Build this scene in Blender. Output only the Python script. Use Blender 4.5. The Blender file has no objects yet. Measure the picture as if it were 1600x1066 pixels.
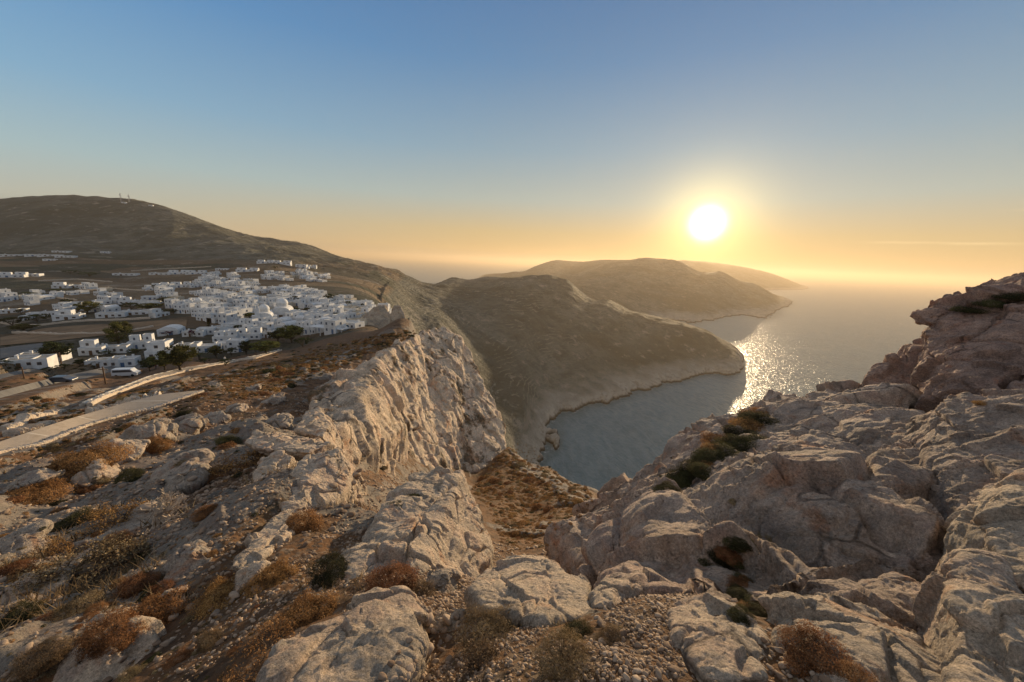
# Evening view over a whitewashed cliff-top village, a cove and hazy headlands. Units: metres, camera at the origin, sea at z=-230.
SUN_E=5.0
QF=1.0
GLOWS=[(0.027,7.0,(1.0,0.93,0.62),2.2),(0.084,0.95,(1.0,0.76,0.24),1.7),(0.17,0.16,(1.0,0.58,0.18),1.4),(0.40,0.04,(1.0,0.60,0.28),1.5)]
HAZE_D=0.92e-4; HAZE_C=(0.82,0.67,0.48); HAZE_G=0.40
STREAKS=[(0.68,0.93,0.0655,0.0625,0.0035,0.55),(0.87,0.96,0.1140,0.1125,0.0028,0.5)]
import bpy, bmesh, math, random, time
import numpy as np
from mathutils import Vector, Matrix
T0=time.time()
random.seed(7); rng=np.random.default_rng(7)
SC=bpy.context.scene
COL=SC.collection
# ------------------------------------------------------------------ camera
PITCH=math.radians(12.1); ROLL=math.radians(2.5); F=578.0
cf=np.array([0,math.cos(PITCH),-math.sin(PITCH)]); r0=np.array([1.,0,0]); u0=np.array([0,math.sin(PITCH),math.cos(PITCH)])
cr=math.cos(ROLL)*r0+math.sin(ROLL)*u0; cu=-math.sin(ROLL)*r0+math.cos(ROLL)*u0
cam=bpy.data.cameras.new('camera'); cam.lens=13.0; cam.sensor_width=36.0; cam.clip_start=0.05; cam.clip_end=120000
camo=bpy.data.objects.new('camera',cam); COL.objects.link(camo)
camo.matrix_world=Matrix(((cr[0],cu[0],-cf[0],0),(cr[1],cu[1],-cf[1],0),(cr[2],cu[2],-cf[2],0),(0,0,0,1)))
SC.camera=camo
# ------------------------------------------------------------------ sun direction, sky, exposure
SUN_EL=math.radians(6.0); SUN_AZ=math.radians(26.1)          # azimuth from +Y towards +X
sd=Vector((math.sin(SUN_AZ)*math.cos(SUN_EL),math.cos(SUN_AZ)*math.cos(SUN_EL),math.sin(SUN_EL)))
SC.view_settings.view_transform='Standard'; SC.view_settings.look='None'
SC.view_settings.exposure=0.45; SC.view_settings.gamma=1.0
SC.cycles.max_bounces=5; SC.cycles.diffuse_bounces=3; SC.cycles.volume_bounces=0; SC.cycles.use_denoising=True
SC.cycles.volume_max_steps=64; SC.cycles.transparent_max_bounces=6; SC.cycles.glossy_bounces=2
SC.cycles.sample_clamp_indirect=4.0
sun=bpy.data.lights.new('sun','SUN'); sun.energy=SUN_E; sun.angle=math.radians(0.6); sun.color=(1.0,0.74,0.44)
suno=bpy.data.objects.new('sun',sun); COL.objects.link(suno)
suno.rotation_euler=sd.to_track_quat('Z','Y').to_euler()

def nd(nt,t,**k):
    n=nt.nodes.new(t)
    for a,b in k.items(): setattr(n,a,b)
    return n
class G:
    """tiny node-graph helper"""
    def __init__(s,nt): s.nt=nt
    def inp(s,n,i,v):
        if v is None: return
        if isinstance(v,bpy.types.NodeSocket): s.nt.links.new(v,n.inputs[i])
        else: n.inputs[i].default_value=v
    def math(s,op,a,b=None,c=None,clamp=False):
        n=nd(s.nt,'ShaderNodeMath',operation=op,use_clamp=clamp); s.inp(n,0,a); s.inp(n,1,b); s.inp(n,2,c); return n.outputs[0]
    def vm(s,op,a,b=None):
        n=nd(s.nt,'ShaderNodeVectorMath',operation=op); s.inp(n,0,a); s.inp(n,1,b)
        return n.outputs['Value'] if op in('DOT_PRODUCT','LENGTH','DISTANCE') else n.outputs[0]
    def mix(s,f,a,b,bt='MIX'):
        n=nd(s.nt,'ShaderNodeMix',data_type='RGBA',blend_type=bt,clamp_factor=True)
        s.inp(n,0,f); s.inp(n,6,a); s.inp(n,7,b); return n.outputs[2]
    def ramp(s,f,stops,interp='LINEAR'):
        n=nd(s.nt,'ShaderNodeValToRGB'); cr_=n.color_ramp; cr_.interpolation=interp
        while len(cr_.elements)<len(stops): cr_.elements.new(0.5)
        for e,(p,c) in zip(cr_.elements,stops):
            e.position=p; e.color=(c,c,c,1) if isinstance(c,(int,float)) else (*c,1)
        s.inp(n,0,f); return n.outputs[0]
    def noise(s,vec,scale,detail=6,rough=0.55,dist=0.0,out=0):
        n=nd(s.nt,'ShaderNodeTexNoise'); s.inp(n,'Vector',vec); s.inp(n,'Scale',scale); n.inputs['Detail'].default_value=detail
        n.inputs['Roughness'].default_value=rough; n.inputs['Distortion'].default_value=dist; return n.outputs[out]
    def voro(s,vec,scale,feature='F1',out=0,rand=1.0):
        n=nd(s.nt,'ShaderNodeTexVoronoi',feature=feature); s.inp(n,'Vector',vec); s.inp(n,'Scale',scale); n.inputs['Randomness'].default_value=rand; return n.outputs[out]
    def mapr(s,v,a,b,c=0.0,d=1.0):
        n=nd(s.nt,'ShaderNodeMapRange'); s.inp(n,0,v); n.inputs[1].default_value=a; n.inputs[2].default_value=b; n.inputs[3].default_value=c; n.inputs[4].default_value=d; return n.outputs[0]
    def scale(s,vec,sc):
        n=nd(s.nt,'ShaderNodeMapping'); s.inp(n,0,vec); n.inputs['Scale'].default_value=sc; return n.outputs[0]
    def attr(s,name):
        n=nd(s.nt,'ShaderNodeAttribute',attribute_name=name); return n.outputs['Color'],n.outputs['Fac']
# world: Nishita sky compressed, plus golden horizon band and the sun's aureole (functions of world direction)
W=bpy.data.worlds.new('World'); SC.world=W; W.use_nodes=True
nt=W.node_tree; nt.nodes.clear(); g=G(nt)
out=nd(nt,'ShaderNodeOutputWorld'); bg=nd(nt,'ShaderNodeBackground')
tc=nd(nt,'ShaderNodeTexCoord'); dirv=tc.outputs['Generated']
sep=nd(nt,'ShaderNodeSeparateXYZ'); nt.links.new(dirv,sep.inputs[0])
sky=nd(nt,'ShaderNodeTexSky',sky_type='NISHITA'); sky.sun_disc=False; sky.sun_elevation=SUN_EL; sky.sun_rotation=SUN_AZ
sky.air_density=1.0; sky.dust_density=0.6; sky.ozone_density=2.0; sky.altitude=200
el=g.math('MAXIMUM',sep.outputs[2],0.0)
# elevation gradient (display-referred targets, linear values); top stops, out of frame, are added neutral fill
def lin(r,g_,b): return tuple(((c/255)/12.92 if c/255<=0.04045 else ((c/255+0.055)/1.055)**2.4) for c in (r,g_,b))
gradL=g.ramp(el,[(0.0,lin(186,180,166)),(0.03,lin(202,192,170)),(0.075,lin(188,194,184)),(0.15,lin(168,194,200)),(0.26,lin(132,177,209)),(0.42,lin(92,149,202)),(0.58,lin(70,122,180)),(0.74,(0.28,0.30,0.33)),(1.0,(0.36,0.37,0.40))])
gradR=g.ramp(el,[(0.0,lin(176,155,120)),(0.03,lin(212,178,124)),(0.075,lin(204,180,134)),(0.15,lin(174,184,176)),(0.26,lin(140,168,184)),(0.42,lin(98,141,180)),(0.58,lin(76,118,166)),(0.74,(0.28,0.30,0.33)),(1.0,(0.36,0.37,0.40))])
dots=g.vm('DOT_PRODUCT',dirv,tuple(sd))
# horizontal closeness to the sun
hx=g.math('MULTIPLY',sep.outputs[0],math.sin(SUN_AZ)); hy=g.math('MULTIPLY',sep.outputs[1],math.cos(SUN_AZ))
hd=g.math('ADD',hx,hy)
wR=g.mapr(hd,0.1,0.85)
base=g.mix(wR,gradL,gradR)
base=g.mix(g.mapr(hd,-0.05,-0.5),base,(*lin(178,180,186),1))   # unseen sky behind the camera, made pale grey as fill light
ang=g.math('ARCCOSINE',g.math('MINIMUM',dots,0.99999))      # radians from the sun
def glow(w,amp,col,pw=2.0):
    t=g.math('POWER',g.math('DIVIDE',ang,w),pw)
    e=g.math('MULTIPLY',g.math('EXPONENT',g.math('MULTIPLY',t,-1.0)),amp)
    return g.vm('MULTIPLY',g.comb(e),col) if False else (e,col)
tot=base
for w_,amp,col,pw in GLOWS:
    e,c=glow(w_,amp,col,pw)
    n=nd(nt,'ShaderNodeVectorMath',operation='SCALE'); n.inputs[0].default_value=c; nt.links.new(e,n.inputs['Scale'])
    tot=g.vm('ADD',tot,n.outputs[0])
# thin streak clouds low on the right
azn=g.math('ARCTAN2',sep.outputs[0],sep.outputs[1])
def streak(a0,a1,e0,e1,th,amp,prev):
    t=g.mapr(azn,a0,a1); ce=g.math('ADD',g.math('MULTIPLY_ADD',t,e1-e0,e0),g.math('MULTIPLY',g.math('SUBTRACT',g.noise(g.scale(dirv,(9,9,9)),1,3,0.5),0.5),0.006))
    d=g.math('ABSOLUTE',g.math('SUBTRACT',sep.outputs[2],ce)); f=g.math('MULTIPLY',g.mapr(d,th,0.0),g.math('MULTIPLY',g.mapr(azn,a0,a0+0.12),g.mapr(azn,a1,a1-0.03)))
    f=g.math('MULTIPLY',f,g.mapr(g.noise(g.scale(dirv,(14,14,160)),1,5,0.6),0.35,0.6,0.3,1.0)); return g.mix(g.math('MULTIPLY',f,amp),prev,(*lin(248,222,165),1))
# mix in a share of the physical sky for natural variation
for S_ in STREAKS: tot=streak(*S_,tot)
phys=g.vm('MULTIPLY',sky.outputs[0],(0.10,0.10,0.10))
n=nd(nt,'ShaderNodeMix',data_type='RGBA'); n.inputs[0].default_value=0.06; nt.links.new(tot,n.inputs[6]); nt.links.new(phys,n.inputs[7])
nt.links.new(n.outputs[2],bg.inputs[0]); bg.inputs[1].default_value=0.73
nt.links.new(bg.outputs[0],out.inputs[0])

# ------------------------------------------------------------------ pixel <-> world helpers (photo pixels, 1600 wide)
def dray(px,py): return cf*F+cr*(px-800)+cu*(533-py)
def at(px,py,D): return dray(px,py)*D/F
def atz(px,py,z): d=dray(px,py); return d*z/d[2]
def proj(P):
    P=np.asarray(P,float); w=P@cf; return 800+F*(P@cr)/w,533-F*(P@cu)/w
# ------------------------------------------------------------------ numpy noise
_perm=np.random.default_rng(3).permutation(4096).astype(np.int64)
def _h(ix,iy,iz):
    return _perm[(_perm[(_perm[ix&4095]+iy)&4095]+iz)&4095]
_ga=np.random.default_rng(5).normal(size=(4096,3)); _ga/=np.linalg.norm(_ga,axis=1)[:,None]; _ga=_ga.astype(np.float32)
def perlin(x,y,z=None,seed=0):
    x=np.asarray(x,np.float64);y=np.asarray(y,np.float64)
    z=np.zeros_like(x)+0.37*(seed+1) if z is None else np.asarray(z,np.float64)
    xi=np.floor(x);yi=np.floor(y);zi=np.floor(z)
    fx=(x-xi).astype(np.float32);fy=(y-yi).astype(np.float32);fz=(z-zi).astype(np.float32)
    xi=xi.astype(np.int64)+seed*57;yi=yi.astype(np.int64)+seed*131;zi=zi.astype(np.int64)+seed*17
    u=fx*fx*fx*(fx*(fx*6-15)+10);v=fy*fy*fy*(fy*(fy*6-15)+10);w=fz*fz*fz*(fz*(fz*6-15)+10)
    r=0
    for dx in(0,1):
        for dy in(0,1):
            for dz in(0,1):
                gg=_ga[_h(xi+dx,yi+dy,zi+dz)]
                d=gg[...,0]*(fx-dx)+gg[...,1]*(fy-dy)+gg[...,2]*(fz-dz)
                r=r+d*(u if dx else 1-u)*(v if dy else 1-v)*(w if dz else 1-w)
    return r*1.5
def fbm(x,y,z=None,octs=5,gain=0.5,lac=2.03,seed=0,ridge=False):
    s=0;a=1.0;t=0;f=1.0
    for o in range(octs):
        n=perlin(x*f,y*f,None if z is None else z*f,seed+o)
        if ridge: n=1-2*np.abs(n)*1.3
        s=s+a*n;t+=a;a*=gain;f*=lac
    return s/t
_jit=np.random.default_rng(9).random((4096,3)).astype(np.float32)
def worley(x,y,z,seed=0):
    xi=np.floor(x).astype(np.int64);yi=np.floor(y).astype(np.int64);zi=np.floor(z).astype(np.int64)
    f1=np.full(x.shape,9.,np.float32);f2=f1.copy();idv=np.zeros(x.shape,np.float32)
    for dx in(-1,0,1):
        for dy in(-1,0,1):
            for dz in(-1,0,1):
                h=_h(xi+dx+seed*31,yi+dy,zi+dz); j=_jit[h]
                d=(xi+dx+j[...,0]-x)**2+(yi+dy+j[...,1]-y)**2+(zi+dz+j[...,2]-z)**2
                d=d.astype(np.float32); m=d<f1
                f2=np.where(m,f1,np.minimum(f2,d)); idv=np.where(m,(h%977)/977.,idv).astype(np.float32); f1=np.where(m,d,f1)
    return np.sqrt(f1),np.sqrt(f2),idv
def facet(V,L,seed=0,zs=1.0):
    X=V[:,0]/L;Y=V[:,1]/L;Z=V[:,2]/L*zs
    xi=np.floor(X).astype(np.int64);yi=np.floor(Y).astype(np.int64);zi=np.floor(Z).astype(np.int64)
    f1=np.full(X.shape,9.,np.float32);f2=f1.copy();H=np.zeros(X.shape,np.int64);D=np.zeros((len(X),3),np.float32)
    for dx in(-1,0,1):
        for dy in(-1,0,1):
            for dz in(-1,0,1):
                h=_h(xi+dx+seed*31,yi+dy,zi+dz); j=_jit[h]
                e=np.stack([X-(xi+dx+j[:,0]),Y-(yi+dy+j[:,1]),Z-(zi+dz+j[:,2])],1); d=(e**2).sum(1).astype(np.float32); m=d<f1
                f2=np.where(m,f1,np.minimum(f2,d)); f1=np.where(m,d,f1); H=np.where(m,h,H); D[m]=e[m]
    t=_ga[(H*7+3)&4095]; tilt=(D*t).sum(1)
    return np.sqrt(f2)-np.sqrt(f1),tilt,((H%977)/977.).astype(np.float32)
def sstep(a,b,x):
    t=np.clip((x-a)/(b-a),0,1); return t*t*(3-2*t)
# ------------------------------------------------------------------ mesh + tagging helpers
def mesh_np(name,verts,faces,k=4,smooth=True,attrs=None):
    me=bpy.data.meshes.new(name); verts=np.asarray(verts,np.float32); faces=np.asarray(faces,np.int32).reshape(-1,k)
    me.vertices.add(len(verts)); me.vertices.foreach_set('co',verts.ravel())
    me.loops.add(faces.size); me.loops.foreach_set('vertex_index',faces.ravel())
    me.polygons.add(len(faces)); me.polygons.foreach_set('loop_start',np.arange(0,faces.size,k,dtype=np.int32))
    if smooth: me.polygons.foreach_set('use_smooth',np.ones(len(faces),bool))
    for an,av in (attrs or {}).items():
        a=me.attributes.new(an,'FLOAT','POINT'); a.data.foreach_set('value',np.asarray(av,np.float32).ravel())
    me.update(calc_edges=True); return me
def link(name,me,mat=None,parent=None,loc=None):
    o=bpy.data.objects.new(name,me); COL.objects.link(o)
    if mat is not None and me is not None and len(me.materials)==0: me.materials.append(mat)
    if parent is not None: o.parent=parent
    if loc is not None: o.location=loc
    return o
def tag(o,label=None,cat=None,group=None,kind=None):
    if label: o['label']=label
    if cat: o['category']=cat
    if group: o['group']=group
    if kind: o['kind']=kind
    return o
# ------------------------------------------------------------------ terrain height: control points (px,py,depth along the view axis)
CP=[ # left slope
(0,1066,4.2),(0,980,5.3),(0,900,7.5),(0,800,12),(0,700,22),(0,640,35),(0,612,76),(98,600,92),(198,588,102),(0,575,95),(0,545,135),(0,515,190),
(150,1066,3.3),(150,1000,4),(150,850,8.5),(150,750,15),(150,680,24),(150,622,50),(150,600,82),(150,572,105),(150,545,135),(150,510,180),
(300,1066,2.7),(300,1000,3.4),(300,850,7.5),(300,750,13),(300,680,21),(312,613,35),(300,586,76),(300,568,100),(300,545,130),(300,500,185),(300,470,250),
(400,680,20),(400,640,30),(400,595,55),(400,562,100),(450,545,138),(350,568,115),
(420,1000,2.8),(420,900,4.2),(420,800,7.5),(420,730,12),(500,560,88),(500,600,55),(540,530,125),(600,519,135),(630,511,130),(560,535,105),
(450,620,40),(480,650,28),(480,680,21),(500,760,10),(500,860,5.2),(560,800,7.5),(560,960,2.8),
(600,1066,1.9),(480,1066,2.1),(480,960,3.1),(650,940,3.0),(700,900,3.8),(610,880,4.6),(700,980,2.4),
(800,1066,1.5),(800,990,2.0),(900,1000,1.8),(950,935,2.4),(950,955,3.4),(1000,965,5),(950,940,8),(1100,950,3.8),(1200,975,3.4),(1300,970,4.2),(1400,970,4.2),(1100,920,8),(1250,920,8),(830,935,5),(770,935,5),(1450,930,7),(1000,1066,1.45),(1060,950,2.1),(1150,1000,1.8),(1100,920,2.6),(1250,1066,1.5),(1400,1066,1.6),(1600,1066,1.7),
# brown slope and gully
(720,880,5.6),(770,880,10),(800,870,16),(740,800,36),(700,770,46),(650,770,32),(740,760,58),(790,705,72),(860,735,70),(935,775,58),(830,800,44),(880,830,28),(850,850,20),(930,800,38),(880,870,11),
# village plain
(100,520,165),(100,480,235),(200,480,240),(200,440,390),(400,450,350),(300,440,400),(500,470,260),(400,500,190),(500,500,195),(560,495,200),(590,492,205),(590,480,250),(450,420,520),(500,440,420),
(400,400,650),(430,408,560),(300,402,620),(200,402,600),(100,395,580),(0,402,560),(0,430,380),(0,470,260),(100,440,360),(500,415,700),(600,440,620),(560,430,600),(600,460,480),
(-250,500,190),(-250,400,500),(-250,620,40),(-250,800,11),(-250,1000,4),
# big hill
(300,341,1000),(250,324,1000),(200,317,1000),(150,316,1000),(100,318,980),(50,323,960),(0,328,940),(-150,345,900),(-300,370,850),(380,370,950),(340,355,980),(200,360,820),(300,372,800),(100,360,800),(0,370,760),
(440,385,1000),(432,376,1350),(470,382,1350),(500,394,1300),(520,402,1200),(545,409,1200),(620,421,1250),(700,433,1300),(760,434,1400),
# terraced valley
(650,480,640),(650,450,850),(700,450,1000),(720,540,560),(690,515,520),(760,600,520),(820,650,480),(800,560,640),(760,500,780),(720,470,900),(900,600,650),(860,540,760),
# headland one
(735,455,1020),(790,437,1080),(830,432,1100),(860,431,1120),(890,440,1120),(950,468,1090),(1000,486,1060),(1030,496,1040),(1060,506,1000),(1085,514,980),(1110,527,950),(1145,550,910),
(860,500,900),(950,560,780),(1050,560,860),(1000,520,950),(920,480,1020),(1100,565,880),
# headland two
(880,430,2900),(930,425,2900),(965,414,2900),(1010,405,2900),(1060,409,2900),(1130,421,3000),(1180,440,3150),(1000,450,2200),(1100,450,2400),(1000,480,1800),(900,448,1900),(1150,470,2400),(1050,430,2700),
# headland three (back left)
(770,430,4200),(800,423,4300),(835,416,4350),(868,406,4400),(900,411,4400),(935,406,4400),(960,409,4400),(1000,412,4300),
# headland four (back right)
(1060,405,6300),(1100,412,6300),(1150,422,6300),(1190,429,6400),(1225,437,6600),
]
COAST=[(845,690),(862,662),(880,640),(915,636),(950,628),(1010,607),(1045,596),(1080,590),(1115,580),(1157,571),(1062,501),(1120,501),(1195,499),(1212,483),(1230,467),(1255,447),(870,705)]
WP=[ # plain world points (x,y,z)
(0,0,-1.65),(0,-4,-1.6),(-2,-4,-2.3),(-10,-4,-6),(-4,0,-3.4),(-9,1,-5.9),(3,-3,-1.0),(8,-3,0.5),(14,2,-1.5),(9,6,-4.5),(6,9,-6),(14,9,-7),(5,14,-11),(10,16,-16),(20,12,-18),(26,0,-12),(18,-12,0),(-30,-20,-16),(-60,10,-28),(-90,40,-36),(-160,60,-40),
(60,20,-90),(50,60,-100),(110,60,-190),(120,150,-215),(90,200,-200),(150,20,-235),(200,150,-262),(300,100,-268),(160,260,-262),(60,120,-120),(24,80,-62),(20,100,-80),(12,92,-66),
(-4,125,-85),(-22,150,-85),(0,150,-98),(-30,200,-118),(0,250,-160),(-52,300,-125),(-20,300,-170),(20,330,-205),(30,240,-150),(50,290,-205),(60,335,-232),(20,380,-222),(80,360,-250),(60,400,-250),
(-100,330,-70),(-70,400,-150),(-110,450,-100),(-60,230,-100),
(140,500,-262),(200,450,-268),(260,560,-262),(350,650,-262),(450,700,-262),(600,800,-262),(500,500,-268),(700,950,-262),(900,1000,-268),(900,1400,-268),(760,1250,-262),(820,1500,-262),(1000,1700,-262),(1300,1600,-262),(1500,1900,-268),(2200,2500,-268),(2700,3200,-262),(2800,3700,-265),(1800,2200,-258),(3500,5000,-268),(5000,6000,-268),(6500,8000,-268),(3200,4700,-262),(2200,4300,-200),(2300,3700,-180),
(560,1150,-190),(300,1350,-150),(480,1400,-225),(250,1700,-140),(620,1450,-250),(100,1600,-130),(0,2000,-255),(-400,1700,-262),(-300,2400,-268),(200,2600,-190),(-800,1800,-255),(-200,4000,-262),(500,3500,-120),(100,5500,-268),(1500,5500,-268),(-2500,5000,-268),(0,8500,-268),(3000,8500,-268),(-1000,1350,40),(-1500,2000,-100),(-1500,3500,-265),(-5000,7500,-268),(-900,900,60),
]
# plateau cliff edge beyond the near ridge: (x,y,ztop,nx,ny,width,drop)
EDGE=[(-30,118,-22,1,.3,12,40),(-46,140,-30,1,.3,12,45),(-56,165,-34,1,.2,12,45),(-62,190,-35,1,.2,12,45),(-72,215,-36,1,.2,13,45),(-86,250,-37,1,.2,14,40),(-105,300,-38,1,.2,20,14)]
pts=[at(*c) for c in CP]+[atz(a,b,-230) for a,b in COAST]+[np.array(w,float) for w in WP]
for x,y,zt,nx,ny,w,dr in EDGE:
    l=math.hypot(nx,ny); pts.append(np.array([x-nx/l*2,y-ny/l*2,zt])); pts.append(np.array([x+nx/l*w,y+ny/l*w,zt-dr]))
pts=np.array(pts)
def warp(x,y):
    r=np.sqrt(x*x+y*y+0.6)                      # softened radius
    return np.arctan2(x,y+0.0001),np.log(r)
# the region behind the camera wraps: use 3-D embedding so azimuth has no seam
def emb(x,y):
    r=np.sqrt(x*x+y*y)+1e-6; lr=np.log(r+0.8); return np.stack([x/r*lr.clip(0.3),y/r*lr.clip(0.3),lr],-1)
def embp(a,lnr):
    lr=np.log(np.exp(lnr)+0.8); q=lr.clip(0.3); return np.stack([np.sin(a)*q*1.2,np.cos(a)*q*1.2,lr],-1)
pa=np.arctan2(pts[:,0],pts[:,1]); pl=np.log(np.hypot(pts[:,0],pts[:,1])+1e-3)
q=pts[:,2]/(np.hypot(pts[:,0],pts[:,1])+2.0)     # height as a fraction of distance
E_=embp(pa,pl); cs=0.035
K=np.sqrt(((E_[:,None]-E_[None])**2).sum(-1)+cs*cs)
n_=len(pts); A=np.zeros((n_+1,n_+1)); A[:n_,:n_]=K+np.eye(n_)*(-1e-4); A[:n_,n_]=1; A[n_,:n_]=1
wts=np.linalg.solve(A,np.append(q,0))
AZ0,AZ1,L0,L1=math.radians(-82),math.radians(82),math.log(0.35),math.log(9500)
NA_,NL_=420,760
ga=np.linspace(AZ0,AZ1,NA_); gl=np.linspace(L0,L1,NL_)
BA,BL=np.meshgrid(ga,gl,indexing='ij')
Q=np.zeros(BA.size)
EB=embp(BA.ravel(),BL.ravel())
for s in range(0,len(EB),40000):
    e=EB[s:s+40000]; d2=((e**2).sum(1)[:,None]+(E_**2).sum(1)[None]-2*e@E_.T).clip(0)
    Q[s:s+40000]=np.sqrt(d2+cs*cs)@wts[:n_]+wts[n_]
ZB=(Q*(np.exp(BL.ravel())+2.0)).reshape(NA_,NL_)
def blur(Z,n,l0):
    w=sstep(l0,l0+0.6,gl)[None,:]; B=Z.copy()
    for _ in range(n):
        B[1:-1]=(B[:-2]+2*B[1:-1]+B[2:])/4; B[:,1:-1]=(B[:,:-2]+2*B[:,1:-1]+B[:,2:])/4
    return Z*(1-w)+B*w
ZB=blur(ZB,7,math.log(420))
def bilin(Z,a,l,na,nl,l0,l1):
    u=((a-AZ0)/(AZ1-AZ0)*(na-1)).clip(0,na-1.001); v=((l-l0)/(l1-l0)*(nl-1)).clip(0,nl-1.001)
    i=u.astype(int);j=v.astype(int);fu=u-i;fv=v-j
    return (Z[i,j]*(1-fu)*(1-fv)+Z[i+1,j]*fu*(1-fv)+Z[i,j+1]*(1-fu)*fv+Z[i+1,j+1]*fu*fv)
def zbase(x,y):
    x=np.asarray(x,float);y=np.asarray(y,float)
    return bilin(ZB,np.arctan2(x,y),np.log(np.hypot(x,y)+1e-6),NA_,NL_,L0,L1)
def hit(px,py,zf=None,rmin=0.8,rmax=9000):
    zf=zf or zbase; d=dray(px,py); h=math.hypot(d[0],d[1]); d=d/h
    r=np.exp(np.linspace(math.log(rmin),math.log(rmax),6000)); z=zf(d[0]*r,d[1]*r)
    k=np.argmax(d[2]*r<z)
    if k==0: k=len(r)-1
    return np.array([d[0]*r[k],d[1]*r[k],z[k]])
print('base',time.time()-T0)
# ------------------------------------------------------------------ linear features laid on the ground
def track(px_list,D=None): return np.array([hit(*p) for p in px_list])
def resample(P,n):
    s=np.r_[0,np.cumsum(np.linalg.norm(np.diff(P,axis=0),axis=1))]; t=np.linspace(0,s[-1],n)
    return np.stack([np.interp(t,s,P[:,k]) for k in range(3)],1)
def smooth1(P,k=5):
    for _ in range(k): P[1:-1]=(P[:-2]+2*P[1:-1]+P[2:])/4
    return P
STRIPS={}
def strip(name,up,lo,n=60,sm=6):
    def rp(L):
        L=np.array(L,float); s=np.r_[0,np.cumsum(np.hypot(*np.diff(L,axis=0).T))]; t=np.linspace(0,s[-1],n); return np.stack([np.interp(t,s,L[:,k]) for k in (0,1)],1)
    u_=rp(up); l_=rp(lo); b=np.array([hit(*p) for p in l_]); b[:,2]+=0.15; b=smooth1(b,sm)
    a=[]
    for i in range(n):
        d=dray(*u_[i]); a.append(d*b[i,2]/d[2])
    a=smooth1(np.array(a),3); STRIPS[name]=(a,b); return a,b
strip('steps',[(-90,722),(0,690),(100,657),(200,628),(250,616),(300,611),(318,610)],[(-90,748),(0,716),(62,702),(100,690),(150,668),(200,650),(250,636),(316,613)])
strip('lane',[(128,632),(145,622),(230,588),(290,574),(345,566),(400,556),(436,546)],[(140,636),(162,626),(240,597),(300,580),(350,571),(404,560),(440,549)])
strip('road',[(-120,640),(0,611),(80,591),(150,577),(215,563),(262,550)],[(-120,668),(0,632),(90,608),(160,594),(225,577),(275,558)],80)
strip('street',[(-100,603),(0,585),(60,573),(120,560)],[(-100,615),(0,596),(60,583),(125,567)])
def strip_mod(x,y,z):
    for k,(a,b) in STRIPS.items():
        c=(a+b)/2; hw=np.linalg.norm(a-b,axis=1)/2
        lo=c[:,:2].min(0)-12; hi=c[:,:2].max(0)+12
        m=(x>lo[0])&(x<hi[0])&(y>lo[1])&(y<hi[1])
        if not m.any(): continue
        X=x[m];Y=y[m]; best=np.full(X.shape,1e9); zz=np.zeros_like(X); hh=np.zeros_like(X)
        for i in range(len(c)-1):
            p=c[i,:2];d=c[i+1,:2]-p;L=d@d+1e-9
            t=(((X-p[0])*d[0]+(Y-p[1])*d[1])/L).clip(0,1)
            dd=np.hypot(X-p[0]-t*d[0],Y-p[1]-t*d[1]); n=dd<best
            best=np.where(n,dd,best); zz=np.where(n,c[i,2]+t*(c[i+1,2]-c[i,2]),zz); hh=np.where(n,hw[i],hh)
        w=1-sstep(hh*1.02+0.15,hh*1.1+1.0,best)
        z[m]=z[m]*(1-w)+(zz-0.12)*w
    return z
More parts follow.
